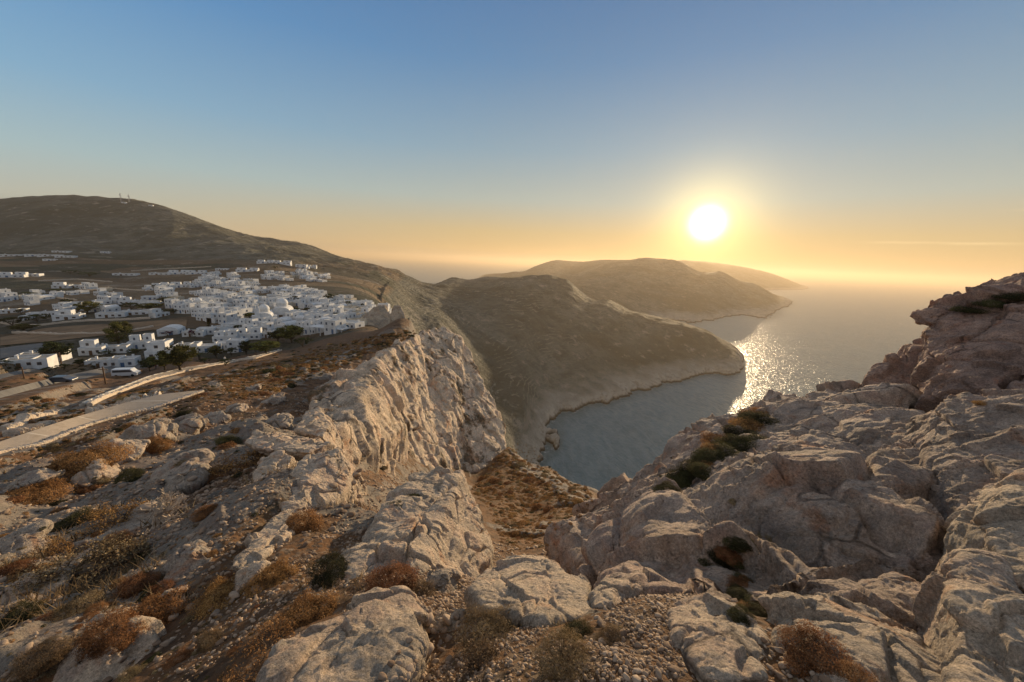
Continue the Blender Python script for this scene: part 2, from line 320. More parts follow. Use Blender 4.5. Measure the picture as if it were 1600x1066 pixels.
# ------------------------------------------------------------------ detailed height = base + world-scale roughness
def detail(x,y,zb):
    r=np.hypot(x,y); z=zb.copy(); rock=np.zeros_like(z); az=np.arctan2(x,y)
    village=sstep(90,130,y)*(1-sstep(480,700,y))*(1-sstep(-60,-20,x+0.25*(y-140)))*sstep(-60,-45,zb)*(zb>-48)
    def octave(L,amp,seed,ridge=False):
        w=(1-sstep(0.35,0.9,L/r))*sstep(0.0022,0.006,L/r)
        m=w>0
        if not m.any(): return 0
        n=np.zeros_like(r); v=perlin(x[m]/L,y[m]/L,seed=seed); 
        if ridge: v=0.5-1.6*np.abs(v)
        n[m]=v*w[m]*amp; return n
    far=sstep(180,420,r)
    ero=0
    for i,L in enumerate([210,105,52,26,13,7]):
        ero=ero+octave(L,0.07*L**0.93,20+i,True)
    above=sstep(-236,-205,zb)
    z+=ero*(1-village)*(far*0.8+0.12)*above*(0.55+0.45*sstep(-230,-120,zb))
    for i,L in enumerate([30,15,7.5,3.7,1.9,0.95,0.5,0.26,0.13,0.07,0.035]):
        z+=octave(L,(0.055 if L>2 else 0.085)*L**0.85,40+i)*(1-0.92*village)
    # slanting limestone beds on the slope west of the viewer: strike away from camera, scarps facing the sun
    beds=(1-sstep(75,110,r))*(1-sstep(-1.5,1.5,x+0.12*y-1.0+0*x))
    u=(x*0.92+y*0.38)+1.6*perlin(x/7,y/9,seed=70)+0.5*perlin(x/2.2,y/2.6,seed=71)
    v=(-x*0.38+y*0.92)
    for P,H,sd_,vl in ((4.5,0.55,1,9),(1.9,0.26,2,4),(0.8,0.11,3,2.0)):
        ph=u/P; k=np.floor(ph); fr=ph-k
        on=sstep(0.10,0.45,perlin(v/vl+k*3.7,k*1.3,seed=72+sd_))
        s=np.where(fr<0.86,fr/0.86,(1-fr)/0.14)     # long back slope, steep face on the sun side
        wgt=(1-sstep(0.25,0.8,P/r))
        h=H*(s**1.3)*on*beds*wgt
        z+=h; rock=np.maximum(rock,on*beds*wgt*sstep(0.6,0.9,s+0.6*perlin(x/0.8,y/0.8,seed=80+sd_)))
    # sparse outcrops elsewhere on the plateau rim
    oc=sstep(0.26,0.40,perlin(x/9,y/14,seed=90)+0.5*perlin(x/3,y/4,seed=91))*(1-sstep(90,130,r))
    z+=oc*(0.35+0.3*perlin(x/1.3,y/1.3,seed=92)); rock=np.maximum(rock,oc*0.9)
    # broken rocky shore: low cliffs rising straight from the water
    sh=(zb>-262)&(zb<-195)&(r>150)
    if sh.any():
        X=x[sh];Y=y[sh]; j=5.5*perlin(X/48,Y/48,seed=201)+3.5*perlin(X/21,Y/21,seed=202)+2.0*perlin(X/9,Y/9,seed=203)+1.2*perlin(X/4.5,Y/4.5,seed=204)
        zz=z[sh]+j*(1-sstep(-215,-198,z[sh])); h=(zz+230)/26.0
        z[sh]=np.where((h>0)&(h<1),-230+26*np.clip(h,1e-4,1)**0.5,zz)
    z=strip_mod(x,y,z)
    return z,rock
def polar(l0,l1,nl,na):
    a=np.linspace(AZ0,AZ1,na); l=np.linspace(l0,l1,nl); AA,LL=np.meshgrid(a,l,indexing='ij')
    R_=np.exp(LL); x=(np.sin(AA)*R_).ravel(); y=(np.cos(AA)*R_).ravel()
    zb=bilin(ZB,AA.ravel(),LL.ravel(),NA_,NL_,L0,L1)
    z,rock=detail(x,y,zb)
    i=np.arange(na*nl).reshape(na,nl)
    f=np.stack([i[:-1,:-1],i[:-1,1:],i[1:,1:],i[1:,:-1]],-1).reshape(-1,4)[:, ::-1]
    return np.stack([x,y,z],1),f,rock,(na,nl,l0,l1)
LM=math.log(150.0)
NV,NF_,NR,NI=polar(math.log(0.4),LM,int(1150*QF),int(1250*QF))
FV,FF,FR,FI=polar(LM,math.log(9400),int(1000*QF),int(1250*QF))
ZN=NV[:,2].reshape(NI[0],NI[1]); ZF=FV[:,2].reshape(FI[0],FI[1])
def gz(x,y):
    x=np.atleast_1d(np.asarray(x,float));y=np.atleast_1d(np.asarray(y,float))
    a=np.arctan2(x,y);l=np.log(np.hypot(x,y)+1e-6)
    n=bilin(ZN,a,l,NI[0],NI[1],NI[2],NI[3]); f=bilin(ZF,a,l,FI[0],FI[1],FI[2],FI[3])
    return np.where(l<LM,n,f)
def g1(x,y): return float(gz(x,y)[0])
def hitg(px,py,rmin=0.8,rmax=9000): return hit(px,py,gz,rmin,rmax)
print('terrain',time.time()-T0)
# ------------------------------------------------------------------ materials
def new_mat(name):
    m=bpy.data.materials.new(name); m.use_nodes=True; nt=m.node_tree; nt.nodes.clear(); g=G(nt)
    o=nd(nt,'ShaderNodeOutputMaterial'); b=nd(nt,'ShaderNodeBsdfPrincipled'); nt.links.new(b.outputs[0],o.inputs[0])
    b.inputs['Roughness'].default_value=0.9; b.inputs['Specular IOR Level'].default_value=0.2
    return m,nt,g,b
def bump(g,b,h,strength,dist,prev=None):
    n=nd(g.nt,'ShaderNodeBump'); n.inputs['Strength'].default_value=strength; n.inputs['Distance'].default_value=dist
    g.inp(n,'Height',h)
    if prev is not None: g.nt.links.new(prev,n.inputs['Normal'])
    if b is not None: g.nt.links.new(n.outputs[0],b.inputs['Normal'])
    return n.outputs[0]
def pos(g): return nd(g.nt,'ShaderNodeNewGeometry').outputs['Position']
def rock_color(g,P,s=1.0,tint=(1,1,1),lichen=0.5):
    a=g.noise(P,0.9*s,8,0.62); b2=g.noise(P,5.5*s,8,0.65); c=g.noise(g.scale(P,(1,1,2.2)),16*s,6,0.7)
    col=g.ramp(a,[(0.3,(0.20,0.18,0.165)),(0.43,(0.38,0.34,0.30)),(0.52,(0.52,0.455,0.39)),(0.6,(0.42,0.34,0.295)),(0.72,(0.32,0.305,0.29))])
    grey=g.mapr(b2,0.44,0.62); col=g.mix(g.math('MULTIPLY',grey,0.55),col,(0.25,0.25,0.245,1))
    st=g.mapr(g.noise(P,1.7*s,6,0.6,0.6),0.58,0.70); col=g.mix(g.math('MULTIPLY',st,0.65),col,(0.42,0.22,0.12,1))
    pale=g.mapr(g.noise(P,3.1*s,8,0.7),0.56,0.68); col=g.mix(g.math('MULTIPLY',pale,0.6),col,(0.60,0.54,0.47,1))
    dk=g.mapr(c,0.57,0.72); col=g.mix(g.math('MULTIPLY',dk,0.75*lichen/0.5),col,(0.085,0.072,0.058,1))
    sp1=g.mapr(g.noise(P,34*s,5,0.75),0.35,0.68,0.62,1.32); sp2=g.mapr(g.noise(P,95*s,3,0.7),0.35,0.65,0.78,1.2)
    v_=nd(g.nt,'ShaderNodeVectorMath',operation='SCALE'); g.inp(v_,0,col); g.inp(v_,'Scale',g.math('MULTIPLY',sp1,sp2)); col=v_.outputs[0]
    return g.vm('MULTIPLY',col,tint),a,b2,c
def mat_rock(name,s=1.0,tint=(1,1,1),lichen=0.5,bs=1.0,moss=0.0,vs_=1.0):
    m,nt,g,b=new_mat(name); P=pos(g)
    warp_=g.vm('ADD',P,g.vm('MULTIPLY',g.noise(P,1.3*s,4,0.5,out=1),(0.35/s,0.35/s,0.35/s)))
    col,a,b2,c=rock_color(g,P,s,tint,lichen)
    cr1=g.voro(warp_,1.15*s,'DISTANCE_TO_EDGE'); crk=g.mapr(cr1,0.0,0.035)
    cr2=g.voro(warp_,4.3*s,'DISTANCE_TO_EDGE'); crk2=g.mapr(cr2,0.0,0.05)
    gate=g.mapr(g.noise(P,0.8*s,3,0.5),0.45,0.6)
    crk=g.math('MAXIMUM',crk,g.math('SUBTRACT',1.0,g.mapr(g.noise(P,0.55*s,3,0.5),0.57,0.64))); crk2=g.math('MAXIMUM',crk2,gate)
    pit=g.voro(P,13*s); pits=g.mapr(pit,0.0,0.32)
    pg=g.mapr(g.noise(P,2.2*s,4,0.6),0.38,0.52,1,0); pits=g.math('MAXIMUM',pits,pg)
    col=g.mix(g.math('MULTIPLY',g.math('SUBTRACT',1.0,crk),0.7),col,(0.06,0.048,0.04,1))
    if moss>0:
        mk=g.mapr(g.math('ADD',g.noise(g.scale(P,(1,1,.45)),0.22*vs_,8,0.7),g.math('MULTIPLY',g.math('SUBTRACT',g.noise(P,3*s,5,.7),.5),.35)),0.53,0.60)
        veg=g.mix(g.mapr(g.noise(P,1.1*vs_,5,.7),.42,.6),(0.05,0.045,0.022,1),(0.20,0.105,0.045,1)); col=g.mix(g.math('MULTIPLY',mk,moss),col,veg)
        stv=g.mapr(g.noise(g.scale(P,(1,1,.10)),0.55*vs_,7,.65),0.54,0.66); col=g.mix(g.math('MULTIPLY',stv,.45),col,(0.15,0.125,0.105,1))
    n=bump(g,None,g.noise(P,2.5*s,14,0.62),0.9*bs,0.16/s)
    n=bump(g,None,crk,0.75,0.09/s,n); n=bump(g,None,crk2,0.3,0.02/s,n)
    n=bump(g,None,pits,0.6,0.05/s,n)
    n=bump(g,b,g.noise(P,21*s,8,0.72),1.0*bs,0.05/s,n)
    nt.links.new(col,b.inputs['Base Color']); return m
def mat_ground():
    m,nt,g,b=new_mat('scree_and_soil'); P=pos(g)
    rc,a,b2,c=rock_color(g,P,1.0,(0.50,0.47,0.43),0.6)
    s1=g.noise(P,1.1,8,0.65); s2=g.noise(P,9,8,0.7)
    soil=g.ramp(s1,[(0.3,(0.042,0.026,0.016)),(0.45,(0.10,0.053,0.026)),(0.58,(0.18,0.09,0.038)),(0.7,(0.072,0.056,0.038))])
    vs=g.voro(P,11.0); vsc=g.voro(P,11.0,out=1); sp=nd(nt,'ShaderNodeSeparateXYZ'); nt.links.new(vsc,sp.inputs[0])
    grav=g.ramp(sp.outputs[0],[(0.0,(0.06,0.040,0.027)),(0.5,(0.12,0.083,0.056)),(1.0,(0.24,0.175,0.12))])
    gm=g.mapr(g.noise(P,0.55,6,0.6),0.40,0.60); gm2=g.math('MULTIPLY',gm,g.mapr(vs,0.55,0.35))
    col=g.mix(gm2,soil,grav)
    olive=g.mapr(g.noise(P,0.33,6,0.62),0.56,0.68); col=g.mix(g.math('MULTIPLY',olive,0.5),col,(0.06,0.052,0.026,1))
    _,rk=g.attr('rock'); geo=nd(nt,'ShaderNodeNewGeometry'); sn=nd(nt,'ShaderNodeSeparateXYZ'); nt.links.new(geo.outputs['True Normal'],sn.inputs[0])
    steep=g.mapr(sn.outputs[2],0.80,0.55)
    rk=g.math('ADD',rk,steep,clamp=True)
    rk=g.mapr(g.math('ADD',rk,g.math('MULTIPLY',g.math('SUBTRACT',b2,0.5),1.6)),0.50,0.70)
    col=g.mix(rk,col,rc)
    nt.links.new(col,b.inputs['Base Color'])
    n=bump(g,None,g.noise(P,3,12,0.65),0.8,0.15); n=bump(g,None,g.mapr(vs,0.5,0.0),0.25,0.03,n)
    n=bump(g,b,g.noise(P,26,6,0.7),0.7,0.02,n)
    return m
def mat_hill():
    m,nt,g,b=new_mat('dry_hillside'); P=pos(g); sp=nd(nt,'ShaderNodeSeparateXYZ'); nt.links.new(P,sp.inputs[0])
    big=g.noise(P,0.004,8,0.6); mid=g.noise(P,0.03,8,0.65); fine=g.noise(P,0.22,6,0.7)
    col=g.ramp(mid,[(0.3,(0.048,0.056,0.044)),(0.45,(0.096,0.10,0.078)),(0.56,(0.18,0.17,0.135)),(0.7,(0.088,0.092,0.066))])
    col=g.mix(g.mapr(big,0.42,0.6),col,(0.070,0.068,0.048,1))
    # pale dry fields on the plain (patchwork), seen only where ground is flat
    geo=nd(nt,'ShaderNodeNewGeometry'); sn=nd(nt,'ShaderNodeSeparateXYZ'); nt.links.new(geo.outputs['True Normal'],sn.inputs[0])
    cell=g.voro(g.vm('ADD',g.scale(P,(0.35,1,0)),g.vm('MULTIPLY',g.noise(P,0.02,3,0.5,out=1),(16,16,0))),0.022,out=1); sc_=nd(nt,'ShaderNodeSeparateXYZ'); nt.links.new(cell,sc_.inputs[0])
    fld=g.ramp(sc_.outputs[0],[(0.0,(0.085,0.07,0.045)),(0.25,(0.17,0.105,0.055)),(0.5,(0.055,0.055,0.03)),(0.7,(0.24,0.16,0.09)),(1.0,(0.11,0.088,0.055))],'CONSTANT')
    plain=g.math('MULTIPLY',g.mapr(sp.outputs[2],-52,-46),g.math('MULTIPLY',g.mapr(sp.outputs[2],-12,-22),g.mapr(sp.outputs[0],-20,-60)))
    col=g.mix(g.math('MULTIPLY',plain,0.8),col,fld)
    # scrub dots
    vs=g.voro(P,0.42); dots=g.mapr(vs,0.34,0.2); dg=g.mapr(g.noise(P,0.02,6,0.7),0.36,0.5)
    col=g.mix(g.math('MULTIPLY',g.math('MULTIPLY',dots,dg),0.75),col,(0.035,0.038,0.02,1))
    # pale rock exposures
    pr=g.mapr(g.noise(P,0.035,10,0.75),0.56,0.64); col=g.mix(g.math('MULTIPLY',pr,0.75),col,(0.34,0.29,0.23,1))
    steep=g.mapr(sn.outputs[2],0.70,0.5); col=g.mix(g.math('MULTIPLY',steep,0.7),col,(0.30,0.255,0.20,1))
    # shore cliffs
    sh=g.math('MULTIPLY',g.mapr(g.math('ADD',sp.outputs[2],g.math('MULTIPLY',g.noise(P,0.02,5,0.6),26)),-190,-208),g.mapr(mid,0.3,0.5,0.5,1))
    col=g.mix(g.math('MULTIPLY',sh,0.85),col,(0.50,0.44,0.36,1))
    dk_=g.mapr(g.noise(P,0.12,10,0.75),0.48,0.6); col=g.mix(g.math('MULTIPLY',g.math('MULTIPLY',dk_,sh),0.6),col,(0.12,0.10,0.08,1))
    wet=g.mapr(sp.outputs[2],-225.0,-228.2); col=g.mix(wet,col,(0.035,0.03,0.025,1))
    # dry-stone terrace walls following the contours
    tz=g.math('ADD',sp.outputs[2],g.math('MULTIPLY',g.noise(P,0.012,3,0.5),16))
    fr=g.math('FRACT',g.math('DIVIDE',tz,4.4)); tl=g.math('MULTIPLY',g.mapr(fr,0.0,0.06),g.mapr(fr,0.30,0.22))
    brk=g.math('MULTIPLY',g.mapr(g.noise(P,0.045,6,0.7),0.47,0.54),g.mapr(g.noise(P,0.011,3,0.5),0.40,0.52))
    reg=g.math('MULTIPLY',g.mapr(sp.outputs[0],190,40),g.math('MULTIPLY',g.mapr(sp.outputs[1],1150,900),g.math('MULTIPLY',g.mapr(sp.outputs[2],-46,-60),g.mapr(sp.outputs[2],-214,-200))))
    tm=g.math('MULTIPLY',g.math('MULTIPLY',tl,brk),reg)
    col=g.mix(g.math('MULTIPLY',tm,0.8),col,(0.27,0.245,0.19,1))
    nt.links.new(col,b.inputs['Base Color'])
    n=bump(g,None,g.noise(P,0.05,12,0.68),1.0,11.0); n=bump(g,None,dots,0.7,1.0,n); n=bump(g,None,tl,0.6,1.5,n)
    n=bump(g,b,fine,0.7,0.8,n)
    return m
M_ROCK=mat_rock('pale_limestone',1.0)
M_GROUND=mat_ground(); M_HILL=mat_hill()
tag(link('ground',mesh_np('ground',NV,NF_,attrs={'rock':NR}),M_GROUND),kind='structure')
tag(link('hills',mesh_np('hills',FV,FF),M_HILL),kind='structure')
# ------------------------------------------------------------------ sea
sa=np.linspace(math.radians(-80),math.radians(80),500); sl=np.linspace(math.log(150),math.log(60000),420)
AA,LL=np.meshgrid(sa,sl,indexing='ij'); X=(np.sin(AA)*np.exp(LL)).ravel(); Y=(np.cos(AA)*np.exp(LL)).ravel()
i=np.arange(500*420).reshape(500,420); ff=np.stack([i[:-1,:-1],i[:-1,1:],i[1:,1:],i[1:,:-1]],-1).reshape(-1,4)[:, ::-1]
shal=np.where(np.hypot(X,Y)<8500,sstep(-245,-230,gz(X,Y)),0)
def mat_sea():
    m,nt,g,b=new_mat('sea_water'); P=pos(g)
    b.inputs['Base Color'].default_value=(0.03,0.07,0.09,1); b.inputs['Roughness'].default_value=0.30; b.inputs['IOR'].default_value=1.33; b.inputs['Specular IOR Level'].default_value=0.24
    P2=nd(nt,'ShaderNodeMapping'); nt.links.new(P,P2.inputs[0]); P2.inputs['Rotation'].default_value=(0,0,math.radians(-35)); P2.inputs['Scale'].default_value=(1,0.45,1)
    P2=P2.outputs[0]
    w1=g.noise(P2,0.10,8,0.62,0.3); w2=g.noise(P2,0.33,6,0.6); w3=g.noise(P,0.012,4,0.6)
    n=bump(g,None,w1,1.0,3.6); n=bump(g,None,w2,1.0,1.3,n); n=bump(g,b,w3,0.4,8.0,n)
    col=g.mix(g.mapr(w3,0.4,0.65),(0.08,0.145,0.165,1),(0.105,0.175,0.195,1))
    col=g.mix(g.mapr(w1,0.40,0.62,0,0.7),col,(0.17,0.23,0.24,1))  # paler wave crests: sky reflection on the ripples put into the colour
    _,s_=g.attr('shallow'); col=g.mix(g.math('MULTIPLY',s_,0.5),col,(0.03,0.07,0.07,1))
    fm=g.math('MULTIPLY',g.mapr(s_,0.90,0.99),g.mapr(g.noise(P,0.16,8,0.75),0.52,0.64,0,0.7)); col=g.mix(fm,col,(0.65,0.66,0.66,1))
    nt.links.new(col,b.inputs['Base Color']); g.inp(b,'Roughness',g.mapr(fm,0,1,0.30,0.8))
    return m
tag(link('sea',mesh_np('sea',np.stack([X,Y,np.full_like(X,-230)],1),ff,attrs={'shallow':shal}),mat_sea()),kind='structure')
# ------------------------------------------------------------------ rocks: unions of hulls, remeshed, weathered
def eval_union(chunks,voxel,smooth_it):
    bm=bmesh.new()
    for pts_ in chunks:
        b2=bmesh.new(); vs=[b2.verts.new(p) for p in pts_]
        r=bmesh.ops.convex_hull(b2,input=vs)
        junk=[e for e in r['geom_interior']+r['geom_unused'] if isinstance(e,bmesh.types.BMVert)]
        bmesh.ops.delete(b2,geom=list(set(junk)),context='VERTS')
        tmp=bpy.data.meshes.new('t'); b2.to_mesh(tmp); b2.free(); bm.from_mesh(tmp); bpy.data.meshes.remove(tmp)
    me=bpy.data.meshes.new('t'); bm.to_mesh(me); bm.free()
    o=bpy.data.objects.new('t',me); COL.objects.link(o)
    m=o.modifiers.new('r','REMESH'); m.mode='VOXEL'; m.voxel_size=voxel; m.use_smooth_shade=True
    s=o.modifiers.new('s','SMOOTH'); s.factor=0.5; s.iterations=smooth_it
    dg=bpy.context.evaluated_depsgraph_get(); e=o.evaluated_get(dg); em=e.to_mesh()
    n=len(em.vertices); co=np.empty(n*3,np.float32); em.vertices.foreach_get('co',co)
    nf=len(em.polygons); lv=np.empty(len(em.loops),np.int32); em.loops.foreach_get('vertex_index',lv)
    e.to_mesh_clear(); bpy.data.objects.remove(o); bpy.data.meshes.remove(me)
    return co.reshape(-1,3).astype(float),lv.reshape(-1,4)
def vnormals(V,Fq):
    a=V[Fq[:,2]]-V[Fq[:,0]]; b=V[Fq[:,3]]-V[Fq[:,1]]; fn=np.cross(a,b)
    N=np.zeros_like(V)
    for k in range(4):
        for c in range(3): N[:,c]+=np.bincount(Fq[:,k],fn[:,c],len(V))
    return N/(np.linalg.norm(N,axis=1)[:,None]+1e-12)
def weather(V,Fq,S,vox,seed=0,strata=(0.25,0.35,0.9),rough=1.0,vert=0.0,fine=1.0,amp=1.0):
    N=vnormals(V,Fq); st=np.array(strata); st=st/np.linalg.norm(st)
    def Z(L,off=0): return V[:,0]/L+off,V[:,1]/L+off*.7,V[:,2]/L*(1-vert)+off*.3
    w=np.stack([perlin(*Z(S*0.5,s_),seed=seed+5) for s_ in (0,11,23)],1)*S*0.16
    P=V+w
    d=0.16*S*fbm(*Z(S*0.9),octs=3,seed=seed)
    e1,t1,i1=facet(P,S*.62,seed+1,1-vert)
    d+=0.10*S*(i1-0.5)*sstep(0,0.05,e1)+0.20*S*t1*sstep(0,.06,e1)-0.085*S*np.exp(-e1/0.022)
    act=sstep(-0.1,0.3,perlin(*Z(S*0.4,4),seed=seed+9))
    e2,t2,i2=facet(P+w*.3,S*.23,seed+2,1-vert*.8)
    d+=(0.030*S*(i2-0.5)+0.085*S*t2)*sstep(0,0.05,e2)*(.35+.65*act)-0.016*S*np.exp(-e2/0.04)*act
    if S*.085>vox*3:
        e3,t3,i3=facet(P,S*.085,seed+3,1-vert*.6); d+=(0.012*S*(i3-.5)+0.032*S*t3)*sstep(0,.08,e3)*sstep(-.2,.3,perlin(*Z(S*.25,6),seed=seed+8))
    t=P@st/(S*0.22)+0.8*perlin(*Z(S*0.5,8),seed=seed+12); k=np.floor(t); fr=t-k
    hs=(np.sin(k*12.9898+seed)*43758.5453)%1
    d+=0.06*S*(hs-0.5)*np.minimum(1,np.minimum(fr,1-fr)*9)*sstep(-0.3,0.2,perlin(*Z(S*.6,3),seed=seed+14))
    L=S*0.2; a=0.046*S*rough
    while L>vox*2.2:
        n=perlin(*Z(L),seed=seed+int(1000*L)%97); d+=a*((0.45-1.3*np.abs(n))*0.6+0.5*n)*fine; L*=0.5; a*=0.58
    # solution pits
    L=max(S*0.055,vox*5); p1,_,pid=worley(P[:,0]/L,P[:,1]/L,P[:,2]/L,seed=seed+4)
    pm=sstep(0.0,0.25,perlin(*Z(S*0.35,9),seed=seed+6)+0.12)*(pid>0.45)
    d-=pm*L*0.5*np.clip(0.42-p1,0,1)
    return V+N*(d*amp+0.03*S)[:,None]
def A(*l): return [at(*p) for p in l]
def ext(P,*vs):
    out_=[np.array(p) for p in P]
    for v in vs: out_+= [np.array(p)+np.array(v) for p in P]
    return out_
def rock(name,label,cat,chunks,vox,S,mat,seed=0,sm=6,group=None,near=None,**k):
    k.setdefault('rough',.7); k.setdefault('amp',.62)
    if near is None: near=0.93 if name=='boulder' else 0.97
    chunks=[[np.array(p)*near for p in c] for c in chunks]
    vox=vox/max(QF,0.5); V,Fq=eval_union(chunks,vox,sm); V=weather(V,Fq,S,vox,seed,**k)
    o=link(name,mesh_np(name,V,Fq),mat); tag(o,label,cat,group); print(name,len(V),round(time.time()-T0,1)); return o
M_OUT=mat_rock('rosy_limestone',1.1,(1.10,0.955,0.86),0.7,1.0,0.35,3.5)
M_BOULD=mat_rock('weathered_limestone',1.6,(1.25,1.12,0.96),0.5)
M_CLIFF=mat_rock('cliff_limestone',0.32,(1.50,1.34,1.14),0.5,1.0,0.85,0.9)
M_FAR=mat_rock('crag_limestone',0.12,(1.0,0.9,0.76),0.6,1.0)
M_SHADED=mat_rock('shaded_limestone',1.5,(0.92,0.86,0.78),0.6)  # darker boulder limestone, shade on the left slope put into the tint
M_RED=mat_rock('reddish_limestone',1.0,(0.92,0.70,0.62),0.75)
# right-hand outcrop
slab=ext(A((1000,905,3.6),(1080,850,4.6),(985,800,9),(1010,745,11),(1060,694,12.5),(1150,650,13.5),(1225,622,13),(1290,611,12),(1370,608,10.5),(1440,640,8),(1445,700,6.5),(1490,800,4.3),(1500,880,3.4),(1350,890,3.2),(1220,940,2.75),(1150,935,2.9)),(0.6,1.2,-7))
lobe1=ext(A((882,868,8),(872,846,9),(905,808,10.5),(940,775,12),(975,756,13),(1010,740,12.5),(1030,800,8.3),(1020,870,5.2),(930,900,5.5),(960,870,5.4)),(1,1,-7))
lobe2=ext(A((935,902,4.3),(1000,905,3.4),(1120,885,3.3),(1150,945,2.6),(1060,930,2.75),(970,922,3.2),(1000,868,4.4),(1060,850,4.5)),(0.2,0.6,-3))
rock('rock_outcrop','huge pinkish grey limestone outcrop on the right with dark shrubs in its clefts','rock outcrop',[slab,lobe1,lobe2],0.026,2.1,M_OUT,seed=11,sm=4,rough=.62,amp=.8)
r2a=ext(A((1357,582,10.8),(1378,570,10.8),(1430,556,10.5),(1428,640,9.3),(1385,625,10),(1360,608,10.5)),(1,2,-3))
r2b=ext(A((1430,548,10.3),(1450,512,10.2),(1480,494,10),(1540,474,9.8),(1600,455,9.3),(1740,425,9),(1740,640,7.5),(1600,640,7),(1500,680,7),(1450,650,8),(1432,620,8.8)),(2,3,-3))
r2c=ext(A((1455,489,10),(1476,485,10),(1497,489,10),(1494,503,9.9),(1462,503,9.9)),(.1,.5,-0.1))
r2d=ext(A((1500,478,9.7),(1540,462,9.6),(1590,448,9.3),(1740,395,9),(1740,480,8.8),(1560,490,9.2)),(1,2,-.6))
rock('rock_outcrop','dark reddish rock mass rising highest at the right with a small knob on its corner','rock outcrop',[r2a,r2b,r2c,r2d],0.026,1.9,M_RED,seed=23,sm=3,rough=.65,amp=.8)
r3=ext(A((1445,690,5.6),(1475,645,6),(1530,622,6),(1600,618,5.6),(1760,600,5.5),(1760,770,4.2),(1600,750,4),(1530,810,3.7),(1518,860,3.5),(1490,790,4.2)),(1,1.5,-1))
rock('boulder','large grey boulder with a shaded underside, leaning below the dark reddish rock mass','boulder',[r3],0.016,1.0,M_OUT,seed=31,sm=3)
r4=ext(A((1540,790,3.2),(1600,748,3.2),(1760,700,3.2),(1760,900,2.4),(1610,945,2.25),(1580,905,2.5),(1545,835,2.8)),(.8,.8,-1))
rock('boulder','smooth beige boulder cut by one long crack, above the pointed sunlit rock','boulder',[r4],0.011,0.8,M_BOULD,seed=37,sm=4)
r5=ext(A((1490,905,2.2),(1512,868,2.35),(1560,868,2.3),(1600,930,2.0),(1680,1010,1.7),(1740,1110,1.5),(1520,1130,1.4),(1490,1060,1.6),(1502,960,1.9)),(.5,.5,-1))
rock('boulder','tall pointed rock with sunlit ribs standing in the corner on the right','boulder',[r5],0.009,0.55,M_BOULD,seed=41,sm=3)
r6=ext(A((1200,950,2.3),(1290,928,2.4),(1400,955,2.3),(1450,990,2.15),(1510,1090,1.65),(1330,1130,1.42),(1230,1015,1.8)),(.2,.4,-1))
rock('boulder','low beige slab of rock with a sunlit upper edge, right of the gravel patch','boulder',[r6],0.009,0.6,M_BOULD,seed=43,sm=3)
r6b=ext(A((1270,915,2.95),(1400,903,3.0),(1480,932,2.8),(1492,985,2.45),(1440,985,2.35),(1330,940,2.5)),(.1,.3,-.8))
rock('boulder','rounded grey speckled rock wedged between the beige slab and the outcrop','boulder',[r6b],0.011,0.6,M_OUT,seed=47,sm=3)
r7=ext(A((1048,955,2.15),(1085,938,2.25),(1150,947,2.2),(1192,990,1.95),(1195,1055,1.6),(1120,1075,1.48),(1068,1015,1.75)),(0,.3,-.7))
rock('boulder','low rounded rock set in the gravel, ribbed with gold light','boulder',[r7],0.008,0.5,M_BOULD,seed=53,sm=4,amp=.45,rough=.9)
r8=ext(A((735,928,2.7),(752,900,3.0),(800,872,3.4),(850,870,3.4),(872,890,3.1),(915,915,2.8),(925,960,2.3),(850,978,2.15),(760,955,2.4)),(.1,.3,-.9))
rock('boulder','broad flat-topped beige boulder in the middle above a clump of shrubs','boulder',[r8],0.009,0.6,M_BOULD,seed=59,sm=4,amp=.42,rough=.9)
r8b=ext(A((925,925,2.6),(948,908,2.75),(1000,915,2.65),(990,945,2.4),(930,950,2.35)),(0,.2,-.5))
rock('boulder','small squarish rock just right of the flat-topped boulder','boulder',[r8b],0.008,0.35,M_BOULD,seed=61,sm=6)
r9=ext(A((415,1055,1.75),(430,1012,1.9),(480,972,2.1),(560,948,2.25),(640,948,2.2),(655,990,2.0),(625,1065,1.7),(560,1130,1.5),(420,1130,1.55)),(0,.3,-.7))
r9b=ext(A((540,945,2.45),(585,922,2.6),(630,925,2.55),(660,962,2.2),(560,965,2.2)),(0,.3,-.5))
rock('boulder','big cream boulder lit by low sun at the bottom, left of the middle','boulder',[r9,r9b],0.008,0.6,M_BOULD,seed=67,sm=4,amp=.45,rough=.9)
r10=ext(A((515,925,3.8),(560,850,5.0),(620,765,7.2),(655,738,7.8),(722,736,7.8),(732,765,7.3),(718,830,5.8),(690,895,4.6),(640,925,3.9)),(.3,.9,-2.5))
r10b=ext(A((722,745,7.8),(735,770,7.4),(748,805,6.9),(762,862,5.9),(742,905,4.9),(700,930,4.2),(690,900,4.55),(705,830,5.8)),(0,.6,-1.8))
rock('boulder','largest pale boulder, grey sloping back and golden right side, cushion shrub at its foot','boulder',[r10,r10b],0.013,0.9,M_BOULD,seed=71,sm=3)
r11=ext(A((440,800,6.8),(455,742,8.2),(480,712,9),(528,702,9.3),(546,722,9),(540,762,8.2),(520,787,7.6),(470,802,7)),(0,1,-1.5))
rock('boulder','grey boulder with streaked left side between the largest boulder and the slope','boulder',[r11],0.014,0.8,M_BOULD,seed=73,sm=3)
r11b=ext(A((362,885,4.8),(400,832,5.8),(450,795,6.9),(472,803,6.7),(445,850,5.6),(385,895,4.6)),(0,.4,-.8))
rock('boulder','long low grey rib of rock slanting down the slope','boulder',[r11b],0.012,0.6,M_BOULD,seed=75,sm=3)
r12=ext(A((393,752,9),(406,716,10),(430,706,10.3),(456,714,10),(442,752,9),(415,763,8.8)),(0,.8,-1))
rock('boulder','squat grey boulder beside a bare rust-coloured shrub','boulder',[r12],0.018,0.7,M_BOULD,seed=77,sm=6)
